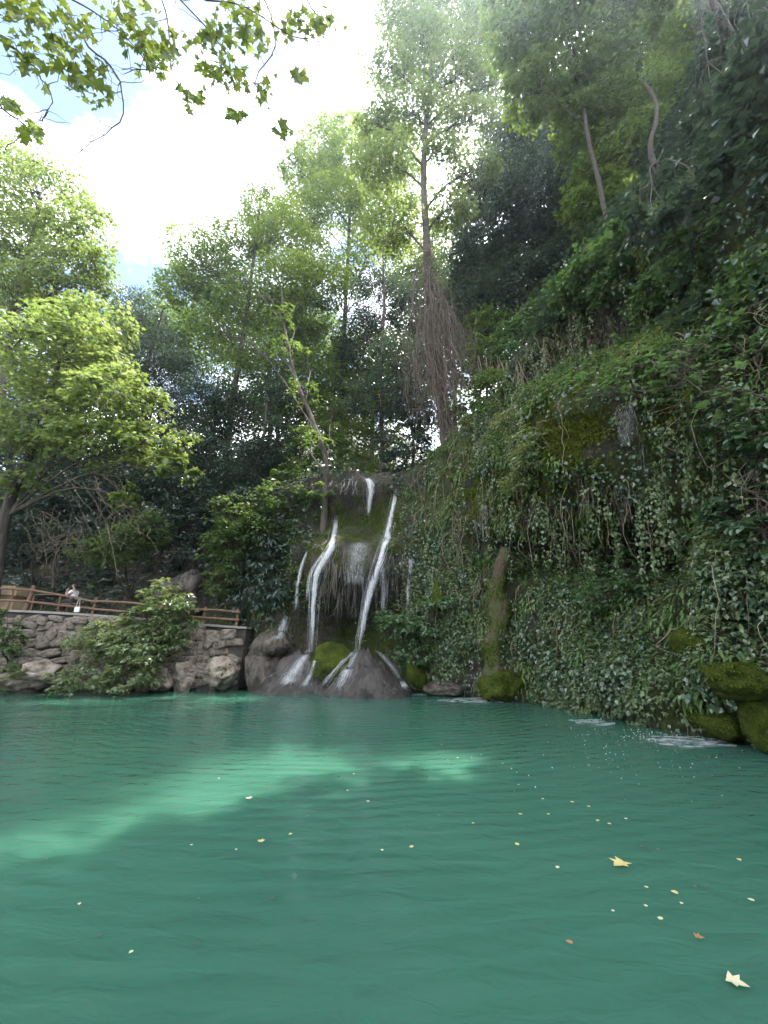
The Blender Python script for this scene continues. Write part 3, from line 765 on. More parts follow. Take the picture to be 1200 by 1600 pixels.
# --- shrubs
SH = [('shrub', 'pale green fig shrub growing out of the stone wall through the railing', [(250, 922, 15.4, 30, 17), (265, 948, 15.0, 38, 22), (228, 965, 15.1, 34, 22), (285, 972, 15.0, 26, 18), (245, 995, 14.9, 44, 24)], 'pale', T_TRI, .17, 1.1, P(245, 1010, 15.9)),
      ('shrub', 'light green shrub hanging down the stone wall to the water', [(190, 1015, 14.8, 52, 32), (150, 1000, 15.0, 44, 26), (225, 1030, 14.7, 48, 36), (130, 1062, 14.3, 50, 17), (195, 1062, 14.3, 44, 18), (170, 975, 15.2, 30, 14)], 'pale', T_TRI, .15, .8, P(190, 1040, 15.9)),
      ('shrub', 'low leafy shrub at the left end of the stone wall', [(10, 1000, 14.6, 26, 28), (15, 1055, 14.4, 26, 22), (5, 960, 14.8, 18, 18)], 'mid', T_TRI, .15, .8, P(5, 1050, 15.4)),
      ('shrub', 'dark round shrub under the plane tree above the railing', [(190, 850, 18.4, 46, 36), (230, 830, 18.6, 40, 34), (150, 860, 18.6, 36, 26)], 'mid', T_TRI, .15, .7, None),
      ('shrub', 'grey green bush on the bank between railing and falls', [(370, 800, 17.6, 40, 34), (355, 850, 17.6, 34, 36), (350, 905, 17.7, 30, 28), (400, 830, 17.3, 34, 36)], 'mid', T_WIDE, .14, .75, P(365, 940, 18.2)),
      ('shrub', 'dark fern covered bush left of the falls', [(420, 870, 17.2, 30, 40), (400, 920, 17.2, 30, 36), (435, 930, 17.0, 22, 34)], 'dark', T_FROND, .26, 1.2, P(415, 960, 17.6)),
      ('shrub', 'shadowed shrub on the brown slope at the left edge', [(60, 790, 19, 50, 34), (20, 830, 18.4, 36, 24), (100, 830, 18.8, 40, 26)], 'dark', T_WIDE, .14, .6, None),
      ('shrub', 'fresh green fig shrub under the main falls beside the cone rock', [(610, 970, 15.2, 24, 24), (640, 985, 14.9, 34, 30), (680, 960, 14.6, 34, 34), (650, 1020, 14.7, 34, 20)], 'fig', T_TRI, .15, .8, P(645, 1030, 15.6)),
      ('shrub', 'bright fern bush crowning the ledge right of the vine wrapped trunk', [(820, 520, -.6, 40, 26), (870, 470, -.6, 46, 28), (790, 560, -.6, 34, 24), (845, 500, -.6, 40, 28)], 'fig', T_WIDE, .15, 1.1, None),
      ('shrub', 'long bright green bush along the top of the ledge', [(930, 420, -.6, 46, 28), (980, 380, -.6, 44, 28), (900, 450, -.6, 40, 28), (960, 440, -.6, 44, 30)], 'fig', T_WIDE, .15, 1.1, None),
      ('shrub', 'arching green bush high on the right cliff', [(1080, 390, -.6, 44, 36), (1050, 440, -.6, 46, 36), (1120, 440, -.6, 44, 36), (1020, 480, -.6, 40, 30)], 'fig', T_WIDE, .14, 1.0, None),
      ('shrub', 'leafy bush drooping from the right edge of the cliff', [(1160, 480, -.6, 44, 40), (1190, 420, -.6, 40, 40), (1130, 540, -.6, 46, 36), (1185, 560, -.6, 40, 40)], 'fig', T_WIDE, .13, .8, None),
      ('shrub', 'grey green bush hanging at the left shoulder of the mossy buttress', [(830, 700, -.6, 30, 34), (815, 750, -.6, 28, 30), (800, 660, -.6, 30, 28)], 'pale', T_OVAL, .13, .9, None),
      ('shrub', 'ivy bush in the shade under the mossy buttress', [(960, 890, -.6, 40, 28), (1000, 860, -.6, 36, 26), (1000, 910, -.6, 40, 32), (930, 930, -.6, 30, 30)], 'fig', T_TRI, .14, .8, None),
      ('shrub', 'bluish leafy bush under the trailing fig at the right edge', [(1170, 760, -.6, 44, 46), (1190, 830, -.6, 36, 44), (1130, 800, -.6, 36, 40), (1190, 690, -.6, 40, 36)], 'ivy', T_WIDE, .12, .8, None)]
for nm, lab, lb, lf, tm, sz, dn, bs in SH:
    if bs is None:
        c = lobe(*lb[0])[0]
        h, nn, _, _d = cliff_bvh.find_nearest(Vector(c))
        bs = np.array(h)
    tree(nm, lab, 'shrub', lb, lf, tm, sz, dn, base=bs, trad=.035, multi=4, per=22, flat=.4, shell=.35, bark='twig')

# fig with large leaves trailing in front of the right cliff: each large leaf its own part
def fig_branch(label, stems, nleaf, size, leaf='fig'):
    h, nn, _, _d = cliff_bvh.find_nearest(Vector(stems[0][0]))
    h = Vector(h) - Vector(nn) * 0.0
    root = empty('fig_branch', h); tag(root, label, 'branch')
    tb = Tubes(); pts = []
    for st in stems:
        c = curve([np.array(h)] + list(st), 22, .015)
        tb.add(c, np.linspace(.028, .006, 22), 5)
        for _ in range(7):
            i = rng.integers(6, 21); d = rng.normal(0, .42, 3) * np.array([1, .8, .6])
            sb = curve([c[i], c[i] + d * .6 + [0, 0, .08], c[i] + d], 6)
            tb.add(sb, np.linspace(.01, .004, 6), 4); pts += list(sb[2:])
        pts += list(c[6:])
    tb.build('stem', M['bark'], root)
    one = leaf_mesh('leaf', np.zeros((1, 3)), np.array([[0, 0, 1.]]), np.array([[0, 1., 0]]), np.ones(1), T_LOBE)
    one.materials.append(M[leaf])
    pts = np.array(pts)
    for k in range(nleaf):
        p = pts[rng.integers(len(pts))] + rng.normal(0, .09, 3)
        t = np.array([rng.normal(-.3, .7), rng.normal(-.3, .5), rng.normal(-.35, .3)])
        n = np.array([rng.normal(-.15, .3), rng.normal(-.25, .3), 1.0])
        place_leaf(one, p, n, t, size * rng.uniform(.6, 1.15), root)
    return root
def FH(u, v, d=.75):
    return lobe(u, v, -d, 1, 1)[0]
fig_branch('large leaved fig branch reaching left across the wet mossy buttress',
           [[FH(1060, 600), FH(1000, 610), FH(940, 600), FH(900, 620)], [FH(1060, 570), FH(980, 570), FH(930, 575)], [FH(1050, 590), FH(1010, 560), FH(960, 540)]], 150, .2)
fig_branch('large leaved fig branch spreading towards the right edge beside the buttress',
           [[FH(1190, 640), FH(1130, 660), FH(1070, 670), FH(1020, 690)], [FH(1190, 680), FH(1130, 700), FH(1060, 720)], [FH(1190, 620), FH(1120, 610), FH(1060, 640)]], 170, .19)
fig_branch('large leaved branch against the shaded cliff high at the right edge',
           [[FH(1195, 470), FH(1140, 500), FH(1080, 540), FH(1040, 560)], [FH(1195, 540), FH(1140, 560), FH(1090, 590)]], 110, .18)

# --- hanging plane branches over the camera (top left); the tree itself stands on the near bank behind
def overhead():
    bx, by = -4.6, -2.2
    base = np.array([bx, by, ground_at(bx, by)])
    root = empty('plane_tree', base)
    tag(root, 'nearby plane tree whose lobed leaf branches hang into the top left of the picture', 'tree')
    tb = Tubes(); Y = 4.2
    trunk = curve([base - [0, 0, .3], base + [.1, .2, 2.5], base + [.3, .8, 5.0], base + [.6, 1.8, 7.4]], 16, .02)
    tb.add(trunk, np.linspace(.34, .16, 16), 12)
    tb.build('trunk', M['bark'], root); tb = Tubes()
    top = trunk[-1]
    main = [[(-60, -120, 2.48), (60, -30, 2.60), (150, 20, 2.67), (200, 60, 2.67), (240, 110, 2.73)],
            [(40, -160, 2.48), (170, -60, 2.67), (290, -10, 2.79), (380, 10, 2.85), (470, 60, 2.91), (530, 30, 2.98)],
            [(-80, -40, 2.36), (-20, 40, 2.42), (40, 90, 2.48), (80, 150, 2.48), (60, 200, 2.48)],
            [(120, -120, 2.60), (240, -40, 2.79), (320, 40, 2.85), (360, 100, 2.91), (350, 170, 2.91)],
            [(60, -80, 2.54), (130, 60, 2.60), (185, 120, 2.60), (185, 190, 2.67), (120, 235, 2.67)],
            [(-60, 60, 2.36), (0, 160, 2.42), (40, 200, 2.48), (10, 230, 2.42)],
            [(300, -90, 2.85), (400, -20, 2.91), (430, 60, 2.98), (400, 130, 2.98), (440, 190, 3.04)],
            [(200, -90, 2.73), (260, 20, 2.79), (250, 100, 2.79), (190, 110, 2.79)],
            [(340, -80, 2.85), (450, -30, 2.98), (500, 40, 3.04), (480, 120, 3.04)]]
    spots = []
    for m in main:
        pts = [P(*q) for q in m]
        c = curve([top, (top + pts[0]) * .5 + [0, 0, .4]] + pts, 30, .008)
        tb.add(c, np.concatenate([np.linspace(.06, .013, 12), np.linspace(.012, .003, 18)]), 5)
        for _ in range(20):
            i = rng.integers(13, 29)
            d = rng.normal(0, .17, 3) * [1, .7, .8] - [0, 0, .1]
            sb = curve([c[i], c[i] + d * .5 + rng.normal(0, .03, 3), c[i] + d], 7, .006)
            tb.add(sb, np.linspace(.0045, .0016, 7), 4)
            spots += list(sb[3:])
        spots += list(c[15:])
    brn = tb.build('branch', M['twig'], root)
    one = leaf_mesh('leaf', np.zeros((1, 3)), np.array([[0, 0, 1.]]), np.array([[0, 1., 0]]), np.ones(1), T_LOBE)
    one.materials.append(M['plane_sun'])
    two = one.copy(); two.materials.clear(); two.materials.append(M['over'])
    ex_p, ex_n, ex_t, ex_s = [], [], [], []
    # foliage in tufts where the photo has them
    tufts = [(60, 30, 2.42, 40, 26), (100, 70, 2.48, 44, 26), (125, 120, 2.54, 30, 22), (150, 150, 2.60, 20, 8), (45, 90, 2.42, 26, 10), (230, 60, 2.73, 40, 30), (260, 95, 2.79, 34, 14),
             (330, 60, 2.85, 30, 20), (375, 30, 2.91, 40, 26), (330, 110, 2.85, 24, 12), (300, 155, 2.85, 20, 10), (362, 120, 2.91, 22, 14), (365, 180, 2.91, 12, 8), (460, 40, 2.98, 36, 18), (505, 35, 3.04, 22, 12),
             (470, 115, 3.04, 12, 6), (415, 140, 2.98, 20, 7), (15, 165, 2.42, 14, 7), (50, 205, 2.48, 14, 8), (190, 20, 2.67, 40, 16), (20, 10, 2.42, 30, 14), (440, 200, 3.04, 10, 4), (400, 60, 2.91, 30, 14)]
    for (u, v, y, r, n) in tufts:
        for q_ in range(int(n * 2.6)):
            p = P(u + rng.normal(0, r * .55), v + rng.normal(0, r * .45), y + rng.normal(0, .12))
            t = np.array([rng.normal(0, .6), rng.normal(0, .5), rng.normal(-.7, .3)])
            nn = np.array([rng.normal(0, .5), rng.normal(-.2, .6), rng.normal(.7, .35)])
            if q_ >= n * .8:
                ex_p.append(p); ex_n.append(nn); ex_t.append(t); ex_s.append(rng.uniform(.05, .11)); continue
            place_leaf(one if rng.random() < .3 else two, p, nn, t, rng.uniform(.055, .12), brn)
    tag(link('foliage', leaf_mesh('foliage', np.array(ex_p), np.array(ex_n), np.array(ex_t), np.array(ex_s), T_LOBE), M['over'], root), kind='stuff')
overhead()
# ------------------------------------------------------------------ plants that clothe the cliff (uncountable cover)
cell_c = (G[:-1, :-1] + G[1:, 1:]) * .5
cell_a = np.linalg.norm(np.cross(G[1:, :-1] - G[:-1, :-1], G[:-1, 1:] - G[:-1, :-1]), axis=-1)
cu, cv = pix(cell_c)
vis = (cu > -60) & (cu < 1290) & (cv > -80) & (cv < 1200) & (cell_c[..., 1] > 2) & (cell_c[..., 1] < 40) & (cell_c[..., 2] > .05)
_rays = unit(cell_c - CAM); _seen = np.zeros(vis.shape, bool)
for i_, j_ in zip(*np.where(vis)):
    h_ = cliff_bvh.ray_cast(Vector(CAM), Vector(_rays[i_, j_]))[0]
    if h_ is not None and (Vector(cell_c[i_, j_]) - h_).length < .6: _seen[i_, j_] = True
_g = _seen.copy()
for k_ in range(3):
    _g[1:] |= _g[:-1]; _g[:-1] |= _g[1:]; _g[:, 1:] |= _g[:, :-1]; _g[:, :-1] |= _g[:, 1:]
vis = vis & _g
def blot(u, v, su, sv): return np.exp(-((cu - u) / su) ** 2 - ((cv - v) / sv) ** 2)
bare = (blot(560, 870, 70, 60) + blot(500, 930, 45, 90) + blot(545, 960, 60, 60) + blot(455, 1000, 45, 70) + blot(590, 800, 50, 60) + blot(560, 1060, 110, 30) +
        1.2 * blot(860, 850, 60, 20) + blot(1000, 850, 50, 26) + 1.2 * blot(965, 655, 42, 50) + 1.25 * blot(890, 670, 46, 66) + .8 * blot(760, 790, 40, 40) + blot(785, 900, 14, 40) +
        .9 * blot(730, 760, 24, 40) + .7 * blot(700, 700, 30, 40) + .8 * blot(300, 900, 60, 50))
clump = fbm(cell_c * .9 + 3, 4); clump2 = fbm(cell_c * 2.6 + 9, 3)
rightside = sstep(590, 680, cu) * (cv < 1185)
def scatter(n, weight, push, jitter=.05):
    w = np.clip(weight, 0, None) * cell_a * vis
    w = w.ravel() / w.sum()
    idx = rng.choice(len(w), n, p=w)
    i, j = np.unravel_index(idx, cell_a.shape)
    fx, fy = rng.random(n)[:, None], rng.random(n)[:, None]
    p = G[i, j] * (1 - fx) * (1 - fy) + G[i + 1, j] * fx * (1 - fy) + G[i, j + 1] * (1 - fx) * fy + G[i + 1, j + 1] * fx * fy
    nn = Nrm[i, j]
    q = np.clip(fbm(p * 1.7 + 5, 3) - .38, 0, 1) * 2.2
    p = p + nn * (push * q * rng.random(n) ** .5 + jitter * rng.random(n))[:, None]
    return p, nn
DOWN = np.array([0, 0, -1.0])
def clumps(n, weight, R=(.25, .6), per=70, H=.55, droop=.5):
    """mounds of leaves bulging from the face: positions, outward directions"""
    c, nn = scatter(n, weight, 0, 0)
    r = rng.uniform(*R, n) * (.7 + .6 * rng.random(n))
    t1 = unit(np.cross(nn, np.array([.1, .2, 1.0]))); t2 = np.cross(nn, t1)
    k = per
    a = rng.random((n, k)) * 2 * math.pi; q = np.sqrt(rng.random((n, k)))
    off = (np.cos(a) * q)[..., None] * t1[:, None] + (np.sin(a) * q)[..., None] * t2[:, None]
    hgt = (1 - q ** 2) * H * (.45 + .55 * rng.random((n, k)))
    pos = c[:, None] + r[:, None, None] * (off + hgt[..., None] * nn[:, None])
    pos[..., 2] -= (r[:, None] * droop * (hgt + .3 * rng.random((n, k))))
    out = unit(off * .9 + nn[:, None] * (.35 + hgt[..., None]))
    tone = np.repeat(rng.random(n), k)
    return pos.reshape(-1, 3), out.reshape(-1, 3), tone
leftbank = ((cu > 330) & (cu < 500) & (cv > 740) & (cv < 1010)).astype(float)
open_ = np.clip(1 - bare, 0, 1)
# hanging ferns
wt = sstep(.44, .54, clump) * (rightside + .8 * leftbank) * open_ + .15 * sstep(.5, .6, clump2) * (cu < 640) * (cu > 480) * (cv > 760) * open_
p, out_, tone = clumps(750, wt * (cv > 380), (.22, .5), 46, .5, .6)
tip = out_ * .8 + DOWN * .9 + rng.normal(0, .25, p.shape); nrm = out_ * .6 + np.array([0, 0, .9]) + rng.normal(0, .25, p.shape)
o = link('hanging_ferns', leaf_mesh('hanging_ferns', p, nrm, tip, .12 + .17 * rng.random(len(p)), T_FROND, tone), M['fern'])
tag(o, 'hanging green ferns clothing the wet cliff right of the falls', 'ferns', kind='stuff')
# ivy and small broad leaves
wt = (.35 + sstep(.58, .46, clump)) * (rightside + .5 * leftbank) * open_
p, out_, tone = clumps(1500, wt, (.28, .75), 62, .65, .5)
p2, nn2 = scatter(36000, wt * (.3 + sstep(.42, .6, clump2)), .3)
p = np.concatenate([p, p2]); out_ = np.concatenate([out_, nn2]); tone = np.concatenate([tone, rng.random(len(p2))])
tip = DOWN * .8 + out_ * .6 + rng.normal(0, .4, p.shape); nrm = out_ + np.array([0, 0, .7]) + rng.normal(0, .35, p.shape)
o = link('ivy', leaf_mesh('ivy', p, nrm, tip, .055 + .08 * rng.random(len(p)), T_DIA, tone), M['ivy'])
tag(o, 'dark green ivy spread over the shaded right cliff', 'ivy', kind='stuff')
wt = (sstep(.5, .62, clump2) * (cv > 420) + .5 * blot(1150, 600, 80, 120) + .6 * blot(900, 540, 120, 60)) * rightside * open_
p, out_, tone = clumps(90, wt, (.2, .4), 30, .4, .9)
o = link('dead_fronds', leaf_mesh('dead_fronds', p, out_ + np.array([0, 0, .4]) + rng.normal(0, .3, p.shape), out_ * .4 + DOWN + rng.normal(0, .25, p.shape), .10 + .14 * rng.random(len(p)), T_FROND, tone), M['dead'])
tag(o, 'brown dead fronds hanging among the ferns on the cliff', 'dead fronds', kind='stuff')
p, nn = scatter(420, wt * .6 + .3 * rightside * (cv > 420) * (cv < 1000), 0, .25)
tb = Tubes()
for a_, n_ in zip(p, nn):
    l_ = rng.uniform(.4, 1.9); w_ = rng.normal(0, .12, 3)
    tb.add(curve([a_, a_ + n_ * .25 + w_ + DOWN * l_ * .4, a_ + n_ * .22 - w_ + DOWN * l_], 9, .02), np.linspace(rng.uniform(.005, .014), .003, 9), 4)
tag(tb.build('creepers', M['bark_pale'], None), 'thin bare creepers dangling all over the right cliff', 'creepers', kind='stuff')
upn = Nrm[:-1, :-1, 2]
wt = (sstep(-.1, .5, upn) * .6 + sstep(.02, .35, upn) * (cv < 620)) * rightside * open_ * (cu > 690) * (cv > 330) + .25 * leftbank
p, out_, tone = clumps(420, wt, (.35, .8), 62, .85, .35)
o = link('brambles', leaf_mesh('brambles', p, out_ * .6 + np.array([0, 0, 1.0]) + rng.normal(0, .35, p.shape), out_ + DOWN * .35 + rng.normal(0, .35, p.shape), .07 + .08 * rng.random(len(p)), T_TRI, tone), M['fig'])
tag(o, 'fresh green brambles arching over the ledges of the right cliff', 'brambles', kind='stuff')
c_, n_ = scatter(330, (sstep(.45, -.25, upn) + .3) * rightside * open_ * (cu > 640) * (cv > 380) * (cv < 960), 0, .3)
vp, vn, vt, vtone = [], [], [], []
for a_, o_ in zip(c_, n_):
    l_ = rng.uniform(.6, 2.4); m_ = int(l_ * 26); tt_ = rng.random(m_)
    q_ = a_ + o_ * (.15 + .25 * np.minimum(tt_, .4)[:, None]) + DOWN * (tt_ * l_)[:, None] + rng.normal(0, .045, (m_, 3)) + np.array([1, .3, 0]) * (.1 * np.sin(tt_ * 5 + rng.random() * 6))[:, None]
    vp.append(q_); vn.append(o_ + np.array([0, 0, .5]) + rng.normal(0, .4, (m_, 3))); vt.append(DOWN + rng.normal(0, .4, (m_, 3))); vtone.append(np.full(m_, rng.random()))
vp, vn, vt, vtone = map(np.concatenate, (vp, vn, vt, vtone))
o = link('trailing_vines', leaf_mesh('trailing_vines', vp, vn, vt, .055 + .06 * rng.random(len(vp)), T_DIA, vtone), M['pale'])
tag(o, 'leafy green vines trailing in long strands down the right cliff', 'vines', kind='stuff')
# paler low herbs near the water line on the right
wt = (blot(950, 1050, 170, 55) + blot(1150, 930, 80, 110) + blot(690, 930, 60, 110) + .8 * blot(870, 990, 80, 60) + .5 * blot(1000, 480, 160, 90)) * (.2 + sstep(.42, .55, clump2)) * np.clip(1 - .8 * bare, 0, 1) * rightside
p, out_, tone = clumps(640, wt, (.2, .5), 62, .75, .4)
tip = DOWN * .5 + out_ * .8 + rng.normal(0, .4, p.shape); nrm = out_ * .8 + np.array([0, 0, .9]) + rng.normal(0, .35, p.shape)
o = link('trailing_herbs', leaf_mesh('trailing_herbs', p, nrm, tip, .055 + .075 * rng.random(len(p)), T_TRI, tone), M['pale'])
tag(o, 'pale green trailing herbs low on the cliff above the water', 'herbs', kind='stuff')
# dark undergrowth on the wooded slopes left and above
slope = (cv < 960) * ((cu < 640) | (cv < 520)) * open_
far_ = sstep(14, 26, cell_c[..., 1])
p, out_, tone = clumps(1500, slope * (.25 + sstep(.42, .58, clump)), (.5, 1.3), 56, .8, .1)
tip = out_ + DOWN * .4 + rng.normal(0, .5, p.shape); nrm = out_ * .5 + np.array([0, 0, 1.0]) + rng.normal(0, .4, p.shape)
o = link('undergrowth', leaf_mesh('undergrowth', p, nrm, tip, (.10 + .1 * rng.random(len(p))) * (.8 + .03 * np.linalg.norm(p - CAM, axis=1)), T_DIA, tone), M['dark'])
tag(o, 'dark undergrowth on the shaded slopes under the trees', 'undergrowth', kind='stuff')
# leaf litter on the brown slope at the left
wt = blot(120, 860, 160, 60)
p, nn = scatter(9000, wt, .05, .03)
o = link('leaf_litter', leaf_mesh('leaf_litter', p, nn + rng.normal(0, .35, p.shape), rng.normal(0, 1, p.shape), .07 + .08 * rng.random(len(p)), T_DIA), M['lit'])
tag(o, 'brown dead leaves on the slope behind the railing', 'leaves', kind='stuff')
# moss tufts that give the mossy patches their fur
wt = (1.6 * blot(885, 670, 46, 70) + blot(1030, 640, 40, 40) + blot(760, 780, 36, 40) + blot(735, 740, 22, 50) + .6 * blot(600, 830, 40, 40) + .5 * blot(520, 860, 30, 40) + .5 * blot(400, 900, 60, 60) + .4 * blot(680, 740, 30, 40) + .35 * blot(560, 1000, 60, 30)) * sstep(.36, .5, clump2)
p, nn = scatter(30000, wt, .06, .02)
o = link('moss', leaf_mesh('moss', p, nn + rng.normal(0, .5, p.shape), DOWN * 1.2 + nn * .6 + rng.normal(0, .4, p.shape), .03 + .05 * rng.random(len(p)), T_OVAL), M['moss_tuft'])
tag(o, 'olive green moss furring the wet buttress and falls', 'moss', kind='stuff')

wt = blot(885, 675, 50, 75) + .8 * blot(1030, 640, 36, 40) + .7 * blot(762, 785, 36, 40)
p, nn = scatter(20000, wt * (.25 + sstep(.4, .55, clump2)), .1, .03)
o = link('moss', leaf_mesh('moss', p, nn + np.array([0, 0, .3]) + rng.normal(0, .5, p.shape), DOWN + nn * .7 + rng.normal(0, .4, p.shape), .04 + .05 * rng.random(len(p)), T_OVAL), M['moss_gold'])
tag(o, 'golden green moss cushions on the buttress above the overhang', 'moss', kind='stuff')
wt = blot(560, 800, 70, 40) + blot(500, 900, 30, 80) + blot(620, 860, 20, 60) + blot(455, 920, 30, 60) + .8 * blot(560, 1010, 70, 26) + .6 * blot(560, 870, 60, 30)
p, nn = scatter(12000, wt * sstep(.42, .56, clump2), .08, .02)
o = link('wall_moss', leaf_mesh('wall_moss', p, nn + np.array([0, 0, .3]) + rng.normal(0, .5, p.shape), DOWN + nn * .5 + rng.normal(0, .4, p.shape), .04 + .06 * rng.random(len(p)), T_OVAL), M['moss_tuft'])
tag(o, 'dark moss and small herbs on the wet rock behind the falls', 'moss', kind='stuff')
# ------------------------------------------------------------------ rocks
def rock_mesh(name, seed, rough=.35, n=3, cone=0.0, sharp=0.0):
    bm = bmesh.new(); bmesh.ops.create_icosphere(bm, subdivisions=n + 1, radius=1.0)
    v = np.array([x.co[:] for x in bm.verts])
    if rough > .1:
        r_ = np.random.default_rng(int(seed * 13 + 5))
        pn = unit(r_.normal(size=(16, 3))); ph = r_.uniform(.66, 1.0, 16)
        dt = v @ pn.T
        lim = np.where(dt > .15, ph / np.maximum(dt, .15), 9.0).min(axis=1)
        base_r = np.minimum(lim, 1.08)
    else:
        base_r = np.ones(len(v))
    vv_ = v * base_r[:, None]
    d = base_r * (1 + rough * .7 * (fbm(v * 1.5 + seed * 7.1, 4) - .5) * 2) + rough * .45 * (fbm(vv_ * 4.5 + seed * 3.3, 4) - .5)
    if sharp:
        rg = np.abs(fbm(v * np.array([2.6, 2.6, .9]) + seed, 4) - .5); d -= sharp * np.clip(.1 - rg, 0, 1) * 2.4
    v = v * d[:, None]
    if cone:
        hz = np.maximum(np.linalg.norm(v[:, :2], axis=1), 1e-6); t = np.clip(v[:, 2], 0, 1.1)
        want = hz * (1 - cone) + cone * hz * (1 - t ** .9) / np.sqrt(np.maximum(1 - np.minimum(t, .98) ** 2, .04))
        v[:, :2] *= (want / hz)[:, None]
    for x, c in zip(bm.verts, v): x.co = c
    me = bpy.data.meshes.new(name); bm.to_mesh(me); bm.free()
    me.polygons.foreach_set('use_smooth', [True] * len(me.polygons))
    return me
def tufts_on(me_obj, parent, n, size, mat='moss_tuft', up=-.2, name='moss', tmpl=T_OVAL, droop=.9):
    me = me_obj.data; mw = me_obj.matrix_basis
    vs = np.array([mw @ v.co for v in me.vertices]); no = np.array([(mw.to_3x3().inverted().transposed() @ v.normal) for v in me.vertices]); no = unit(no)
    ok = np.where(no[:, 2] + .35 * (fbm(vs * 2 + 4, 3) - .5) * 2 > up)[0]
    k = ok[rng.integers(len(ok), size=n)]
    sp_ = np.ptp(vs, axis=0).mean() * .03
    p = vs[k] + rng.normal(0, sp_, (n, 3)) * (1 - np.abs(no[k]) * .8) - no[k] * .01
    o = link(name, leaf_mesh(name, p, no[k] + rng.normal(0, .5, p.shape), no[k] * .5 + DOWN * droop + rng.normal(0, .4, p.shape), size * (.6 + .8 * rng.random(n)), tmpl), M[mat], parent)
    return tag(o, kind='stuff')
rock_bvhs = []
def to_bvh(o):
    me = o.data; mw = o.matrix_basis
    rock_bvhs.append(BVHTree.FromPolygons([tuple(mw @ v.co) for v in me.vertices], [tuple(p.vertices) for p in me.polygons]))
def rock(label, u, v, Y, su, sv, sd=None, mat='rock_brown', seed=1, rough=.35, cone=0, sharp=0, tilt=0, moss=0, name='boulder', cat='boulder', msize=.05, group=None):
    """centre pixel, distance, half sizes in pixels"""
    if Y < 0:
        h, _n = hit(u, v); c = h + unit(CAM - h) * (-Y); Y = c[1]
    t = dep(u, v, Y) / F_PX
    c = P(u, v, Y); r = (su * t, (sd or (su + sv) * .5) * t, sv * t)
    root = empty(name, c - np.array([0, 0, r[2]])); tag(root, label, cat, group)
    o = link('rock', rock_mesh('rock', seed, rough, 3, cone, sharp), M[mat], root)
    o.matrix_basis = Matrix.Translation(c) @ Matrix.Rotation(tilt, 4, 'Y') @ Matrix.Rotation(seed * 1.3, 4, 'Z') @ Matrix.Diagonal((*r, 1))
    if cone: o.matrix_basis = Matrix.Translation(c) @ Matrix.Rotation(tilt, 4, 'Y') @ Matrix.Diagonal((*r, 1))
    if moss: tufts_on(o, root, moss, msize)
    to_bvh(o)
    return root
rock('brown cone shaped tufa rock at the foot of the main falls', 574, 1088, 14.7, 74, 80, 62, 'rock_wet', 2, .3, .75, .9, .0, 0, 'cone_rock', 'rock')
rock('low wet rock slope under the left stream', 465, 1078, 15.7, 66, 66, None, 'rock_wet', 3, .3, .7, .5, -.1)
rock('dark wet boulder between the stone wall and the falls', 408, 1050, 15.9, 36, 34, None, 'rock_brown', 4, .3, 0, .4, 0, 0)
rock('mossy rock spur above the dark boulder left of the falls', 425, 1010, 16.2, 30, 34, None, 'rock_brown', 5, .35, .2, .3, 0, 1400, msize=.05)
rock('mossy mound behind the cone rock', 520, 1040, 15.8, 46, 34, None, 'moss', 6, .35, .2, 0, 0, 2500)
rock('small mossy rock right of the cone rock', 648, 1058, 14.8, 18, 26, None, 'moss', 7, .3, 0, 0, 0, 900)
rock('mossy rounded boulder in the water under the mossy pillar', 783, 1072, 13.0, 36, 28, None, 'moss', 8, .6, 0, .6, 0, 2600)
rock('low brown rock ledge at the waterline right of the cone rock', 690, 1076, 14.4, 38, 12, None, 'rock_brown', 9, .3, 0, .3)
rock('large olive mossy boulder bulging from the cliff near the right edge', 1146, 1060, -.3, 50, 30, 44, 'moss', 10, .4, 0, .3, .1, 6500, msize=.035)
rock('flat topped mossy rock above the large mossy boulder', 1080, 1005, -.25, 34, 24, None, 'moss', 11, .4, 0, .3, 0, 2600, msize=.035)
rock('dark mossy rock in the water at the right edge', 1196, 1130, 7.1, 30, 40, None, 'moss', 12, .35, 0, .2, 0, 3000, msize=.035)
rock('low mossy bank rock at the waterline left of the right edge rock', 1120, 1130, -.15, 48, 22, None, 'moss', 13, .4, 0, .2, .15, 3000, msize=.035)
rock('mossy hanging rock knob amid the ivy right of the falls', 686, 935, -.2, 12, 26, None, 'moss', 14, .3, .2, 0, 0, 900)
rock('lichen stained boulder at the right end of the stone wall', 348, 1052, 15.6, 34, 22, None, 'stone', 16, .6, 0, .5, 0, 700, msize=.06)
rock('grey boulder at the water under the hanging shrub', 246, 1064, 15.2, 22, 20, None, 'stone', 17, .6, 0, .3)
rock('dark grey upright boulder under the middle of the stone wall', 288, 1058, 15.7, 26, 22, None, 'stone', 18, .6, 0, .3)
rock('pale sunlit rock at the water below the left wall', 68, 1056, 15.1, 36, 22, None, 'stone', 19, .65, 0, .4)
rock('flat pale rock at the water at the left edge of the wall', 28, 1066, 14.8, 28, 14, None, 'stone', 20, .65, 0, .4)
rock('big brown rock face behind the railing beside the shrub', 298, 925, 19.6, 46, 44, None, 'rock_brown', 24, .5, .2, .7)
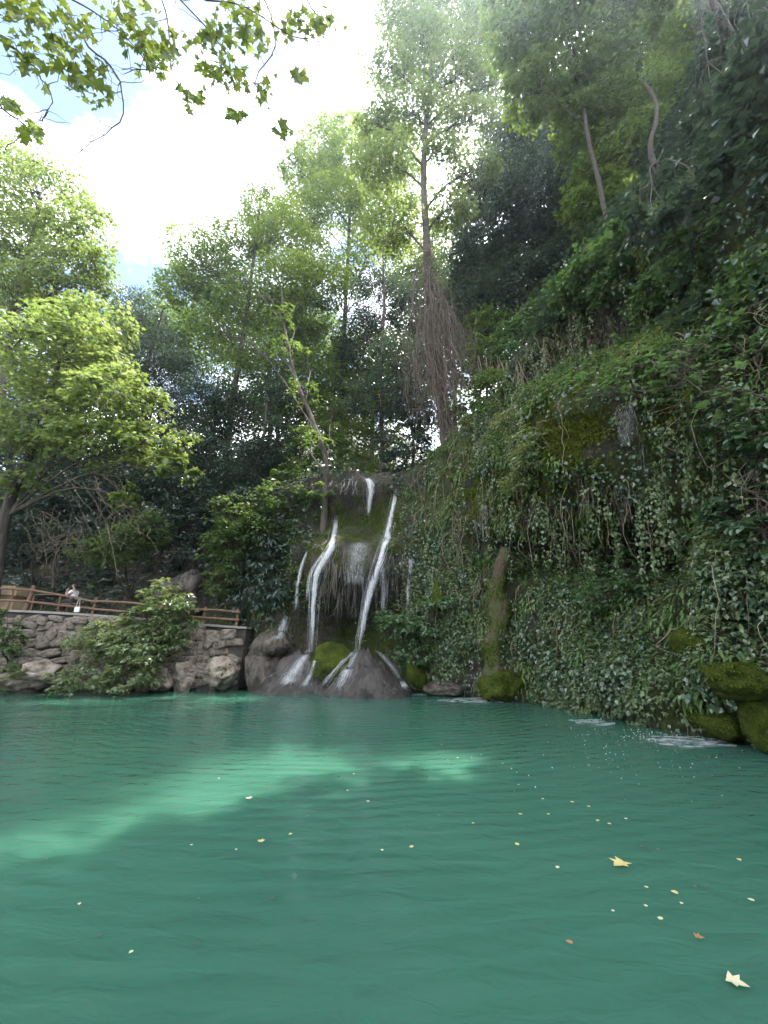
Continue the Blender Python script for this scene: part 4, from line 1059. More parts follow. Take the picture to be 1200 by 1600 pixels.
# mossy pillar under the bare red rock: a column of stacked dripstone
h_, _n = hit(780, 960)
pyy = min(h_[1] - .1, 13.4)
c0 = P(778, 1050, pyy)
root = empty('dripstone_pillar', c0); tag(root, 'mossy dripstone pillar with bare reddish patches standing against the cliff', 'rock')
rows_ = [(779, 1078, 34), (774, 1040, 18), (770, 1010, 17), (778, 980, 13), (781, 950, 17), (775, 925, 11), (781, 900, 10), (788, 876, 13), (789, 856, 7)]
cc_ = curve([P(u, v, pyy) for u, v, r in rows_], 70)
rr_ = np.interp(np.linspace(0, 8, 70), range(9), [r for u, v, r in rows_]) * dep(778, 960, pyy) / F_PX
an_ = np.linspace(0, 2 * math.pi, 40, endpoint=False)
dirs_ = np.stack([np.cos(an_), np.sin(an_) * .9, 0 * an_], -1)
pt_ = cc_[:, None] + dirs_[None] * rr_[:, None, None]
ds_ = 1 + .9 * (fbm(pt_ * np.array([1.6, 1.6, 1.1]) + 3, 3) - .5) + .5 * (fbm(pt_ * np.array([5, 5, 1.6]), 3) - .5) + .25 * (fbm(pt_ * 9, 2) - .5)
pt_ = cc_[:, None] + dirs_[None] * (rr_[:, None] * ds_)[..., None]
i_ = np.arange(69)[:, None] * 40; j_ = np.arange(40)[None]
col = link('column', raw_mesh('column', pt_.reshape(-1, 3), np.stack([i_ + j_, i_ + (j_ + 1) % 40, i_ + 40 + (j_ + 1) % 40, i_ + 40 + j_], -1).reshape(-1, 4)), M['pillar'], root)
k_ = rng.integers(0, 60 * 40, 7000); q_ = pt_.reshape(-1, 3)[k_] + rng.normal(0, .012, (7000, 3)); on_ = unit(q_ - cc_[k_ // 40])
mk_ = (fbm(q_ * np.array([2.2, 2.2, 1.2]) + 11, 3) > .43) & (k_ // 40 < 52)
q_, on_ = q_[mk_], on_[mk_]
tag(link('moss', leaf_mesh('moss', q_ - on_ * .01, on_ + rng.normal(0, .4, q_.shape), DOWN + on_ * .6 + rng.normal(0, .3, q_.shape), .05 + .05 * rng.random(len(q_)), T_OVAL), M['moss_tuft'], root), kind='stuff')

# ------------------------------------------------------------------ retaining wall, terrace, railing
def wall_pt(f):                      # f 0..1 from the left end (out of frame) to the right corner
    a, b = np.array([-17.5, 15.0]), np.array([-5.35, 16.75])
    p = a + (b - a) * f
    return p[0], p[1] + .25 * math.sin(f * 5.0), 2.78 - .62 * sstep(0, 1, f) * f
NS = 48
fs = np.linspace(0, 1, NS)
vv, ff = [], []
for f in fs:
    x, y, z = wall_pt(f)
    vv += [(x, y - .42, -1.0), (x, y + .02, z - .02), (x, y + 1.0, z - .02), (x, y + 1.0, -1.0)]
for i in range(NS - 1):
    for k in range(3):
        ff.append((i * 4 + k, i * 4 + 4 + k, i * 4 + 5 + k, i * 4 + 1 + k))
e = (NS - 1) * 4; ff.append((e, e + 1, e + 2, e + 3))
wl_root = empty('retaining_wall', (-9.5, 16.2, -.2))
tag(wl_root, 'rough grey stone retaining wall along the left side of the pool', 'wall')
wall = link('mortar', raw_mesh('mortar', vv, np.array(ff), False), M['mortar'], wl_root)
stone_mes = []
for k in range(10):
    bm = bmesh.new(); bmesh.ops.create_cube(bm, size=2.0)
    bmesh.ops.bevel(bm, geom=bm.edges[:], offset=.42, segments=2, affect='EDGES', profile=.6)
    r_ = np.random.default_rng(60 + k)
    sk = r_.normal(0, .16, (8, 3))
    for v in bm.verts:
        c = np.array(v.co[:]); o_ = (c > 0).astype(int); c = c + sk[o_[0] * 4 + o_[1] * 2 + o_[2]] * .9
        c *= 1 + .16 * (float(fbm(c * 1.2 + k * 5.7, 2)) - .5) * 2
        v.co = c
    me = bpy.data.meshes.new('stone'); bm.to_mesh(me); bm.free()
    me.polygons.foreach_set('use_smooth', [True] * len(me.polygons)); me.materials.append(M['stone'])
    stone_mes.append(me)
nst = 0
row_z = .02; rowi = 0
while row_z < 2.5:
    hgt = rng.uniform(.22, .38)
    f = .12 + rng.random() * .03
    while f < .995 and nst < 300:
        w = rng.uniform(.24, .8) if row_z < 1.2 else rng.uniform(.2, .62)
        f2 = f + w / 12.3
        x, y, z = wall_pt((f + f2) / 2)
        if f2 > 1.0: break
        if row_z + hgt * .8 < z:
            zc = row_z + hgt * .5 + rng.normal(0, .03)
            yb = y - .42 + .44 * (zc + 1) / (z + .98)
            o = bpy.data.objects.new('stone', stone_mes[rng.integers(10)]); COL.objects.link(o)
            o.parent = wl_root; o.matrix_parent_inverse = Matrix.Translation(-wl_root.location)
            o.matrix_basis = (Matrix.Translation((x, yb + rng.normal(0, .06), zc)) @ Matrix.Rotation(.14 + rng.normal(0, .05), 4, 'Z') @ Matrix.Rotation(rng.normal(0, .2), 4, 'Y')
                              @ Matrix.Diagonal((w * .51, rng.uniform(.1, .26), hgt * rng.uniform(.45, .6), 1)))
            nst += 1
        f = f2
    row_z += hgt * .93; rowi += 1
# concrete edge on the wall
vv, ff = [], []
fs2 = np.linspace(0, 1.004, 60)
for f in fs2:
    x, y, z = wall_pt(f)
    vv += [(x, y - .1, z - .03), (x, y - .11, z + .05), (x, y + .55, z + .055), (x, y + .55, z - .03)]
for i in range(59):
    for k in range(4):
        ff.append((i * 4 + k, i * 4 + 4 + k, i * 4 + 4 + (k + 1) % 4, i * 4 + (k + 1) % 4))
ff.append((59 * 4, 59 * 4 + 1, 59 * 4 + 2, 59 * 4 + 3))
link('edge_slab', raw_mesh('edge_slab', vv, np.array(ff), False), M['concrete'], wl_root)
# terrace path behind the wall
vv, ff = [], []
for f in fs:
    x, y, z = wall_pt(f)
    vv += [(x, y + .5, z + .02), (x, y + 2.2, z + .06), (x + .3, y + 7.5, z + .3)]
for i in range(NS - 1):
    for k in range(2):
        ff.append((i * 3 + k, i * 3 + 3 + k, i * 3 + 4 + k, i * 3 + 1 + k))
tag(link('path', raw_mesh('path', vv, np.array(ff)), M['soil']), kind='structure')

def wall_at(u, zoff=0.0, back=.16):
    best = min(np.linspace(0, 1, 800), key=lambda f: abs(pix(np.array([wall_pt(f)[0], wall_pt(f)[1] + back, wall_pt(f)[2]]))[0] - u))
    x, y, z = wall_pt(best); return np.array([x, y + back, z + zoff])
fence = empty('wooden_railing', wall_at(240)); tag(fence, 'rustic brown wooden railing along the top of the stone wall', 'railing')
posts = [(-120, 1.0, .02), (-38, 1.0, .0), (38, .95, .12), (143, .62, .06), (241, .66, 0), (317, .66, .02), (369, .68, .0)]
tops = []
for k, (u, h, lean) in enumerate(posts):
    b = wall_at(u, -.02); t = b + np.array([lean, 0, h + .02])
    tb = Tubes(); r = .075 if k < 3 else .06
    tb.add(curve([b, (b + t) / 2 + [.01, 0, 0], t, t + [0, 0, .012]], 7), [r, r * 1.02, r * .97, r, r * .96, r * .9, .012], 8)
    tb.build('post', M['wood'], fence); tops.append((b, t))
for k in range(len(posts) - 1):
    for j, fr in enumerate((.86, .42)):
        a = tops[k][0] + (tops[k][1] - tops[k][0]) * fr; b = tops[k + 1][0] + (tops[k + 1][1] - tops[k + 1][0]) * fr
        off = np.array([0, -.085, 0]); tb = Tubes()
        mid = (a + b) / 2 + np.array([0, 0, rng.normal(0, .025)])
        d = unit(b - a) * .12
        tb.add(curve([a - d + off, mid + off, b + d + off + [0, 0, .02 * (j - .5)]], 9, .004), .042 + .004 * rng.random(9), 7)
        tb.build('rail', M['wood'], fence)

# --- picnic table, person and bag on the terrace
def box(name, size, loc, mat, parent, rot=0.0, bev=.01):
    bm = bmesh.new(); bmesh.ops.create_cube(bm, size=1.0)
    for v in bm.verts: v.co = Vector((v.co.x * size[0], v.co.y * size[1], v.co.z * size[2]))
    bmesh.ops.bevel(bm, geom=bm.edges[:], offset=bev, segments=2, affect='EDGES')
    me = bpy.data.meshes.new(name); bm.to_mesh(me); bm.free()
    o = link(name, me, mat, parent); o.matrix_basis = Matrix.Translation(loc) @ Matrix.Rotation(rot, 4, 'Z')
    return o
tk = P(8, 934, 17.3); tkz = wall_at(8)[2]
blk_ = empty('stone_block', (tk[0], tk[1], tkz)); tag(blk_, 'tan stone block behind the railing at the left edge', 'stone block')
for k_, (dz_, w_, h_) in enumerate(((.3, 1.5, .58), (.86, 1.4, .5))):
    box('course', (w_, .8, h_), (tk[0] - .1 + .04 * k_, tk[1], tkz + dz_), M['tan'], blk_, .05 * k_, .1)
tp = P(78, 950, 17.4); tz = wall_at(78)[2] + .06
tbl = empty('picnic_table', (tp[0], tp[1], tz)); tag(tbl, 'wooden picnic table behind the railing beside the seated person', 'table')
for k in range(4): box('plank', (1.5, .16, .04), (tp[0], tp[1] - .27 + k * .18, tz + .74), M['wood'], tbl)
for dx in (-.55, .55):
    for dy in (-.25, .25): box('leg', (.08, .08, .72), (tp[0] + dx, tp[1] + dy, tz + .36), M['wood'], tbl)
pp = P(113, 945, 17.3); pz = wall_at(113)[2] + .06
bench = empty('bench', (pp[0] - .1, pp[1], pz)); tag(bench, 'low wooden bench under the seated person behind the railing', 'bench')
box('seat', (.9, .36, .05), (pp[0] - .05, pp[1] + .02, pz + .43), M['wood'], bench)
for dx in (-.38, .38): box('leg', (.06, .3, .40), (pp[0] - .05 + dx, pp[1] + .02, pz + .2), M['wood'], bench)
M['skin'] = solid('skin', [(.32, .19, .13), (.38, .23, .16)], 3, .6, .05)
M['shirt'] = solid('white_cloth', [(.62, .58, .55), (.75, .72, .7)], 4, .85, .2)
M['trouser'] = solid('dark_cloth', [(.02, .02, .025), (.04, .04, .045)], 4, .9, .2)
M['hair'] = solid('dark_hair', [(.012, .009, .007), (.03, .022, .016)], 20, .6, .3)
def skin_fig(name, verts, edges, rads, mat, parent, sub=2):
    me = bpy.data.meshes.new(name); me.from_pydata([tuple(v) for v in verts], edges, [])
    o = link(name, me, mat, parent)
    md = o.modifiers.new('skin', 'SKIN')
    sv = me.skin_vertices[0].data if me.skin_vertices else None
    if sv is None:
        bpy.context.view_layer.objects.active = o; sv = o.data.skin_vertices[0].data
    for i, r in enumerate(rads): sv[i].radius = (r, r) if not isinstance(r, tuple) else r
    sv[0].use_root = True
    o.modifiers.new('sub', 'SUBSURF').levels = sub; o.modifiers['sub'].render_levels = sub
    return o
def person():
    b = np.array([pp[0], pp[1], pz + .46])           # seat height, faces left (towards the table)
    root = empty('person', (pp[0], pp[1], pz)); tag(root, 'seated person in a white top with dark hair, one hand raised to the face', 'person')
    S = lambda x, y, z: b + np.array([x, y, z])
    vs = [S(0, 0, .09), S(-.01, 0, .30), S(-.03, 0, .46), S(-.05, 0, .56), S(-.07, 0, .62), S(-.10, 0, .70), S(-.10, 0, .78),          # 0-6 spine and head
          S(-.04, -.17, .47), S(-.20, -.22, .25), S(-.26, -.12, .48), S(-.24, -.09, .57),                                            # 7-10 near arm up to the face
          S(-.04, .17, .47), S(-.18, .22, .24), S(-.40, .15, .29), S(-.48, .14, .30),                                                # 11-14 far arm on the table
          S(-.02, -.10, .07), S(-.42, -.11, .06), S(-.38, -.11, -.38), S(-.50, -.11, -.42),                                          # 15-18
          S(-.02, .10, .07), S(-.42, .11, .06), S(-.40, .11, -.38), S(-.52, .11, -.42)]                                              # 19-22
    es = [(0, 1), (1, 2), (2, 3), (3, 4), (4, 5), (5, 6), (2, 7), (7, 8), (8, 9), (9, 10), (2, 11), (11, 12), (12, 13), (13, 14), (0, 15), (15, 16), (16, 17), (17, 18), (0, 19), (19, 20), (20, 21), (21, 22)]
    rd = [.13, .12, .12, .05, .055, .085, .07, .06, .042, .032, .034, .06, .042, .032, .034, .09, .065, .045, .04, .09, .065, .045, .04]
    for hnd, wr, dr in ((10, 9, np.array([.02, .0, 1.0])), (14, 13, np.array([-1.0, 0, -.1]))):
        for q in range(5):
            sd = np.array([0, (q - 2) * .017, 0]) + (np.array([.02, 0, 0]) if q == 0 else 0)
            ln = (.05, .075, .082, .076, .06)[q]
            i0 = len(vs); vs += [vs[hnd] + sd + dr * ln * .5, vs[hnd] + sd + dr * ln + np.array([.01, 0, -.01])]
            es += [(hnd, i0), (i0, i0 + 1)]; rd += [.009, .008]
    bod = skin_fig('body', vs, es, rd, M['skin'], root)
    tv = [S(0, 0, .08), S(-.01, 0, .30), S(-.03, 0, .455), S(-.04, -.16, .475), S(-.12, -.20, .36), S(-.04, .16, .475), S(-.12, .2, .36)]
    skin_fig('shirt', tv, [(0, 1), (1, 2), (2, 3), (3, 4), (2, 5), (5, 6)], [.15, .14, .135, .075, .058, .075, .058], M['shirt'], root)
    skin_fig('trousers', [S(0, 0, .07), S(-.02, -.10, .07), S(-.42, -.11, .06), S(-.38, -.11, -.34), S(-.02, .10, .07), S(-.42, .11, .06), S(-.40, .11, -.34)],
             [(0, 1), (1, 2), (2, 3), (0, 4), (4, 5), (5, 6)], [.145, .105, .08, .058, .105, .08, .058], M['trouser'], root)
    hv = [S(-.075, 0, .80), S(-.03, 0, .76), S(-.01, 0, .68), S(.0, 0, .58)]
    skin_fig('hair', hv, [(0, 1), (1, 2), (2, 3)], [.075, .085, .075, .04], M['hair'], root)
    nz = link('nose', rock_mesh('nose', 3, .05, 1), M['skin'], bod); nz.matrix_basis = Matrix.Translation(S(-.185, 0, .705)) @ Matrix.Diagonal((.02, .012, .02, 1))
    for sy in (-.03, .03):
        ey = link('eye', rock_mesh('eye', 4, .02, 1), M['hair'], bod); ey.matrix_basis = Matrix.Translation(S(-.172, sy, .735)) @ Matrix.Diagonal((.008, .012, .007, 1))
    mo = link('mouth', rock_mesh('mouth', 4, .02, 1), M['rock_red'], bod); mo.matrix_basis = Matrix.Translation(S(-.165, 0, .66)) @ Matrix.Diagonal((.008, .022, .006, 1))
    for sy in (-.083, .083):
        er = link('ear', rock_mesh('ear', 5, .05, 1), M['skin'], bod); er.matrix_basis = Matrix.Translation(S(-.09, sy, .71)) @ Matrix.Diagonal((.018, .008, .028, 1))
person()
bg = wall_at(123); bgp = np.array([bg[0], bg[1] - .15, bg[2] + .12])
bag = empty('tote_bag', bgp); tag(bag, 'small white bag hanging from the railing beside the seated person', 'bag')
box('pouch', (.2, .06, .2), bgp + [0, 0, .06], M['shirt'], bag, .1, .02)
tb = Tubes(); tb.add(curve([bgp + [-.07, 0, .15], bgp + [-.03, .0, .42], bgp + [.0, .02, .46], bgp + [.03, 0, .42], bgp + [.07, 0, .15]], 14), .008, 5); tb.build('strap', M['shirt'], bag)

# ------------------------------------------------------------------ falling water
def surf(u, v, out=.06):
    r = Vector(unit(ray(u, v))); best = None
    for b in [cliff_bvh] + rock_bvhs:
        h, _n, _i, d = b.ray_cast(Vector(CAM), r)
        if h is not None and (best is None or d < best[1]): best = (np.array(h), d)
    if best is None: return P(u, v, 16.5)
    return best[0] + unit(CAM - best[0]) * out
def water_path(path, m, ybias):
    """a run of water: clings to the rock and, once thrown clear of it, never swings back"""
    q = curve([(u, v, 0) for u, v, *_ in path], m)
    out, y = [], None
    for u, v, _ in q:
        h = surf(u, v, ybias)
        y = h[1] if y is None else min(h[1], y + .012)
        out.append(P(u, v, y))
    out = np.array(out)
    for _ in range(2): out[1:-1, 1] = np.minimum(out[1:-1, 1], (out[:-2, 1] + out[2:, 1]) / 2 + .01)
    return out
def stream(label, path, wid, n, rmax=.018, cling=True, name='waterfall', ybias=.06, part='strand', scat=1.0, breaks=.3):
    """path: [(u, v, Y or None)], wid: half widths in pixels along the path"""
    c = water_path(path, 34, ybias)
    for k in range(1, 34): c[k][2] = min(c[k][2], c[k - 1][2] - .01)
    w = np.interp(np.linspace(0, 1, 34), np.linspace(0, 1, len(wid)), wid) * np.array([dep(*pix(q), q[1]) for q in c]) / F_PX
    tb = Tubes()
    for k in range(n):
        a = rng.normal(0, .5); b = rng.normal(0, .25)
        i0 = 0 if rng.random() < .55 else rng.integers(0, 22); i1 = 34 if rng.random() < .55 else min(34, i0 + rng.integers(8, 22))
        if i1 - i0 < 4: continue
        wob = np.cumsum(rng.normal(0, .12, (34, 2)), axis=0) * .35
        pts = c + np.stack([(a + wob[:, 0]) * w, -np.abs(b + .3 * wob[:, 1]) * w, np.zeros(34)], -1) * scat
        r = rmax * rng.uniform(.25, 1) * (.55 + .9 * fbm(np.stack([pts[:, 0] * 6, pts[:, 1] * 6, pts[:, 2] * 5 + k], -1), 2))
        tb.add(pts[i0:i1], r[i0:i1] * np.sin(np.linspace(.12, math.pi - .12, i1 - i0)) ** .5, 4)
    return tb.build(part, M['strand'], None), c
def ribbon(path, wid, ybias=.05, cols=13, rows=46, layers=2, mat='fall'):
    """broken sheets of white water that follow the rock"""
    c = water_path(path, rows, ybias)
    for k in range(1, rows): c[k][2] = min(c[k][2], c[k - 1][2] - .01)
    w = np.interp(np.linspace(0, 1, rows), np.linspace(0, 1, len(wid)), wid) * np.array([dep(*pix(q), q[1]) for q in c]) / F_PX
    V, Fq = [], []; n0 = 0
    for L_ in range(layers):
        x = np.linspace(-1, 1, cols)
        g = np.stack(np.meshgrid(np.arange(rows), x, indexing='ij'), -1)
        nz = fbm(np.stack([c[:, None, 0] * 3 + g[..., 1] * 2.2 + 9 * L_, c[:, None, 2] * 1.1 + 0 * g[..., 1], g[..., 1] * 1.5 + L_], -1), 3) - .5
        mz = (fbm(np.stack([c[:, 2] * 1.6 + 5 * L_, c[:, 0], 0 * c[:, 0]], -1), 2) - .5)[:, None]
        pts = c[:, None] + np.stack([g[..., 1] * w[:, None] * (.62 + 1.1 * (mz + .3) + .5 * nz) + mz * .16, -(1 - g[..., 1] ** 2) * w[:, None] * .35 - np.abs(nz) * .12 + .03 * L_, .05 * nz], -1)
        V.append(pts.reshape(-1, 3))
        i_ = np.arange(rows - 1)[:, None] * cols; j_ = np.arange(cols - 1)[None]
        Fq.append(np.stack([i_ + j_, i_ + j_ + 1, i_ + cols + j_ + 1, i_ + cols + j_], -1).reshape(-1, 4) + n0); n0 += rows * cols
    me = raw_mesh('sheet', np.concatenate(V), np.concatenate(Fq))
    x = np.linspace(-1, 1, cols); e_ = np.minimum(1, np.minimum(np.arange(rows), np.arange(rows)[::-1] * .7) / 5.0)
    bd = np.tile(((1 - np.abs(x) ** 1.6)[None] * e_[:, None]).ravel(), layers)
    me.attributes.new('body', 'FLOAT', 'POINT').data.foreach_set('value', bd.astype(np.float32))
    return link('sheet', me, M[mat]), c
def fall(label, name, strands):
    root = empty(name, strands[0][1][-1]); tag(root, label, kind='structure')
    for o, c in strands:
        o.parent = root; o.matrix_parent_inverse = Matrix.Translation(-root.location); o['kind'] = 'stuff'
    return root
def both(path, wid, n, r=.006, sheet=1.0, mat='fall'):
    return [ribbon(path, [q * sheet * .85 for q in wid], mat=mat, layers=3), stream('', path, [q * 1.5 for q in wid], max(6, n // 2), r * .55)]
fall('main white stream falling diagonally to the cone rock', 'waterfall',
    both([(619, 764), (614, 795), (607, 828), (597, 868), (586, 900), (577, 930), (567, 972), (560, 1012)], [4, 5, 6, 10, 9, 7, 5, 4], 60)
    + both([(598, 865), (597, 890), (600, 925), (596, 960)], [10, 12, 8, 3], 34, .0035, 1, 'film')
    + both([(562, 1010), (548, 1038), (530, 1079)], [5, 15, 20], 46, .005, 1, 'film')
    + both([(560, 1012), (530, 1040), (505, 1074)], [4, 8, 14], 20, .004, 1, 'film')
    + both([(588, 1014), (614, 1045), (636, 1080)], [3, 7, 11], 18, .004, 1, 'film'))
fall('left white stream sliding over the rock shoulder', 'waterfall',
    both([(526, 806), (522, 840), (512, 868), (497, 895), (491, 940), (487, 1018)], [3, 4, 10, 9, 6, 5], 50, .005)
    + both([(515, 858), (500, 875), (486, 900), (480, 940)], [6, 8, 6, 4], 20, .0035, 1, 'film')
    + both([(486, 1012), (468, 1040), (445, 1072)], [5, 16, 24], 36, .0045, 1, 'film') + both([(492, 1030), (488, 1050), (474, 1074)], [4, 7, 9], 16, .004, 1, 'film'))
fall('short white stream at the lip of the falls', 'waterfall', both([(573, 747), (579, 760), (578, 785), (576, 806)], [7, 7, 5, 2], 30, .005))
fall('thin left stream beside the orange tipped rock', 'waterfall', both([(481, 860), (472, 885), (466, 915), (462, 955)], [3, 4, 4, 4], 18, .004) + both([(446, 962), (440, 980), (432, 1000)], [3, 9, 16], 24, .0035, 1, 'film'))
fall('thin stream right of the main falls', 'waterfall', both([(641, 868), (640, 895), (638, 925), (637, 950)], [2, 4, 4, 2], 16, .004))
fall('fine veil of water over the brown bulge', 'waterfall', [ribbon([(562, 846), (560, 880), (556, 920)], [20, 34, 38], mat='film', layers=1), stream('', [(545, 915), (543, 965)], [40, 40], 24, .0025)])
fall('thin trickle over moss right of the falls', 'waterfall', [stream('', [(758, 790), (758, 815), (758, 845)], [4, 5, 4], 24, .004)])
fall('wet white sheet on the buttress beneath the fig leaves', 'waterfall', [ribbon([(988, 624), (978, 655), (974, 704)], [6, 22, 14], .04, mat='film', layers=1), stream('', [(985, 632), (975, 655), (978, 690)], [14, 24, 20], 10, .002), stream('', [(1000, 690), (1004, 745)], [8, 5], 12, .0025)])
fall('fine drips hanging from the ledge edge above', 'waterfall', [stream('', [(950, 480), (956, 540)], [12, 8], 14, .003), stream('', [(545, 745), (540, 775)], [12, 14], 16, .004)])
# spray drops
def drops(name, label, boxes, n, s=.012):
    ico = bmesh.new(); bmesh.ops.create_icosphere(ico, subdivisions=1, radius=1.0)
    iv = np.array([v.co[:] for v in ico.verts]); itf = np.array([[v.index for v in f.verts] for f in ico.faces]); ico.free()
    pos = []
    for (c, r, w) in boxes: pos.append(c + rng.normal(0, 1, (int(n * w), 3)) * r)
    pos = np.concatenate(pos); pos[:, 2] = np.maximum(pos[:, 2], .01)
    sz = s * (.35 + rng.random(len(pos)) ** 2)
    v = (pos[:, None] + iv[None] * sz[:, None, None]).reshape(-1, 3); f = (itf[None] + (np.arange(len(pos)) * len(iv))[:, None, None]).reshape(-1, 3)
    return tag(link(name, raw_mesh(name, v, f), M['fall_solid']), label, 'spray', kind='stuff')
M['fall_solid'] = foam_mat('water_drop', .0, .05, 3, (1, 1, 1))
drops('spray', 'white drops of spray round the foot of the falls', [(P(562, 985, 15.0), [.18, .15, .4], .25), (P(590, 900, 15.2), [.25, .1, .5], .25), (P(535, 1062, 14.2), [.4, .2, .1], .2), (P(487, 960, 15.7), [.12, .1, .5], .15), (P(455, 1062, 15), [.4, .2, .1], .15)], 520, .008)
drops('splash', 'small splashes on the pool at the right under the dripping cliff', [(on_water(1040, 1150), [.55, .25, .03], .5), (on_water(980, 1150), [.7, .5, .02], .3), (on_water(1000, 1190), [.9, .6, .012], .2)], 300, .006)
# foam sheets a few millimetres above the water
def foam(label, u, v, ru, rv, seed=0):
    c = on_water(u, v, .006)
    a = on_water(u + ru, v, .006)[0] - c[0]; b = abs(on_water(u, v - rv, .006)[1] - c[1])
    n = 40; ang = np.linspace(0, 2 * math.pi, n, endpoint=False)
    rad = .6 + .7 * fbm(np.stack([np.cos(ang) * 1.5, np.sin(ang) * 1.5, 0 * ang + seed], -1), 3)
    vs = [c] + [c + np.array([math.cos(t) * a * r, math.sin(t) * b * r, 0]) for t, r in zip(ang, rad)]
    for k in (.35, .7): pass
    o = link('foam', raw_mesh('foam', np.array(vs), np.array([[0, 1 + i, 1 + (i + 1) % n] for i in range(n)])), M['foam'])
    return tag(o, label, 'foam', kind='stuff')
foam('white foam at the water under the left stream', 450, 1073, 50, 3, 1)
foam('white foam where the main stream meets the pool', 535, 1079, 44, 4, 2)
foam('white foam right of the cone rock', 650, 1083, 36, 3, 3)
foam('white foam line by the mossy pillar', 745, 1094, 60, 4, 4)
foam('small foam streak in front of the right cliff', 925, 1128, 36, 5, 5)
foam('wide foam patch under the dripping right cliff', 1075, 1158, 62, 9, 6)

# ------------------------------------------------------------------ dead vines, roots and creepers
def vines(name, label, cat, spec, n, mat, rad=(.004, .010), wob=.05):
    """spec: list of (top u,v,Y, bottom u,v,Y, spread px top, spread px bottom)"""
    tb = Tubes(); first = None
    for k in range(n):
        (u0, v0, y0, u1, v1, y1, s0, s1) = spec[k % len(spec)]
        if y0 < 0:                                  # hangs from the cliff face
            ua, va = u0 + rng.normal(0, s0), v0 + rng.normal(0, 8)
            a = surf(ua, va, -y0); b = a + unit(CAM - a) * [.15, .15, 0] + DOWN * (abs(v1 - v0) * rng.uniform(.6, 1.2) * dep(ua, va, a[1]) / F_PX)
        else:
            a = P(u0 + rng.normal(0, s0), v0 + rng.normal(0, 8), y0 + rng.normal(0, .15))
            b = P(u1 + rng.normal(0, s1), v1 + rng.normal(0, 22), y1 + rng.normal(0, .2))
        m1 = a * .66 + b * .34 + rng.normal(0, wob * 3, 3); m2 = a * .33 + b * .67 + rng.normal(0, wob * 3, 3)
        r = rng.uniform(*rad)
        tb.add(curve([a, m1, m2, b], 12, wob * .4), np.linspace(r, r * .5, 12), 4)
        if first is None: first = b
    h = cliff_bvh.find_nearest(Vector(first))[0]
    o = tb.build(name, mat, None)
    return tag(o, label, cat, kind='stuff')
def trunk_vines():
    tr = [P(706, 725, 17.2), P(690, 620, 17.5), P(674, 500, 17.8), P(667, 385, 18.1)]
    tc = curve(tr, 60); tb = Tubes()
    for k in range(430):
        i1 = int(rng.integers(12, 60)); i0 = max(0, i1 - int(rng.integers(8, 34)))
        a_, b_ = tc[i1], tc[i0]
        wd = .3 + 1.5 * math.sin(math.pi * min(1, .15 + (60 - i0) / 75)) * rng.random()
        ph = rng.uniform(-1, 1) * wd; fr = -abs(rng.normal(.2, .25))
        pts = [a_ + [rng.normal(0, .15), fr * .5, .1], a_ * .7 + b_ * .3 + [ph * .7 + rng.normal(0, .12), fr, rng.normal(0, .1)], a_ * .3 + b_ * .7 + [ph + rng.normal(0, .15), fr, 0], b_ + [ph * .9 + rng.normal(0, .2), fr, rng.normal(-.1, .3)]]
        r = .004 + .022 * rng.random() ** 4
        tb.add(curve(pts, 14, .055), np.linspace(r, r * .6, 14), 4)
    return tag(tb.build('dead_vines', M['dry'], None), 'tangle of pale dead vines hanging down the tall trunk', 'vines', kind='stuff')
trunk_vines()
vines('dead_vines', 'curtain of grey dead vines spreading right of the tall trunk', 'vines',
      [(690, 460, 17.6, 728, 625, 16.8, 12, 16), (682, 520, 17.4, 712, 690, 16.6, 14, 18), (700, 500, 17.4, 738, 600, 16.8, 14, 10)], 110, M['dry'], (.003, .016), .17)
vines('dead_vines', 'thin grey dead vines hanging left of the tall trunk', 'vines', [(662, 430, 17.8, 648, 590, 17.3, 8, 12), (656, 480, 17.6, 655, 650, 17.0, 10, 14)], 70, M['dry'], (.003, .012), .15)
tcv = curve([P(706, 725, 17.0), P(690, 620, 17.3), P(674, 500, 17.6), P(667, 400, 17.9)], 50)
lv_ = np.repeat(tcv[rng.integers(0, 50, 70)], 16, axis=0) + np.repeat(rng.normal(0, .42, (70, 3)) * [1, .4, 1], 16, axis=0); lv_ = lv_ + rng.normal(0, .13, lv_.shape)
tag(link('climbing_ivy', leaf_mesh('climbing_ivy', lv_, np.array([0, -.5, .7]) + rng.normal(0, .4, lv_.shape), DOWN + rng.normal(0, .5, lv_.shape), .08 + .07 * rng.random(len(lv_)), T_TRI), M['mid']), 'green ivy leaves climbing among the dead vines of the tall trunk', 'ivy', kind='stuff')
pr = np.concatenate([P(u, v, 17.5) + rng.normal(0, .26, (n_, 3)) for u, v, n_ in ((670, 384, 16), (690, 374, 14), (647, 405, 10), (684, 400, 8))])  # leaves added to carry the red tint of a lens flare
tag(link('flare_red_leaves', leaf_mesh('flare_red_leaves', pr, rng.normal(0, 1, pr.shape), DOWN + rng.normal(0, .6, pr.shape), .06 + .05 * rng.random(len(pr)), T_WIDE), M['red']), 'red leaves added for a lens flare tint on the vine wrapped trunk', 'creeper', kind='stuff')
def fringe(label, cells, n):
    tb = Tubes(); pos = None
    for k in range(n):
        u0, u1, v0, ln = cells[k % len(cells)]
        u = rng.uniform(u0, u1); a = surf(u, v0 + rng.normal(0, 8), .02)
        l_ = ln * rng.uniform(.3, 1.1) * dep(u, v0, a[1]) / F_PX
        r = rng.uniform(.012, .045)
        tb.add(curve([a + [0, .05, .15], a + [rng.normal(0, .02), -.02, -l_ * .4], a + [rng.normal(0, .04), 0, -l_]], 8, .008), np.linspace(r, .004, 8), 5)
        pos = a
    o = tb.build('dripstone_fringe', M['rock_brown'], None); return tag(o, label, 'dripstone', kind='stuff')
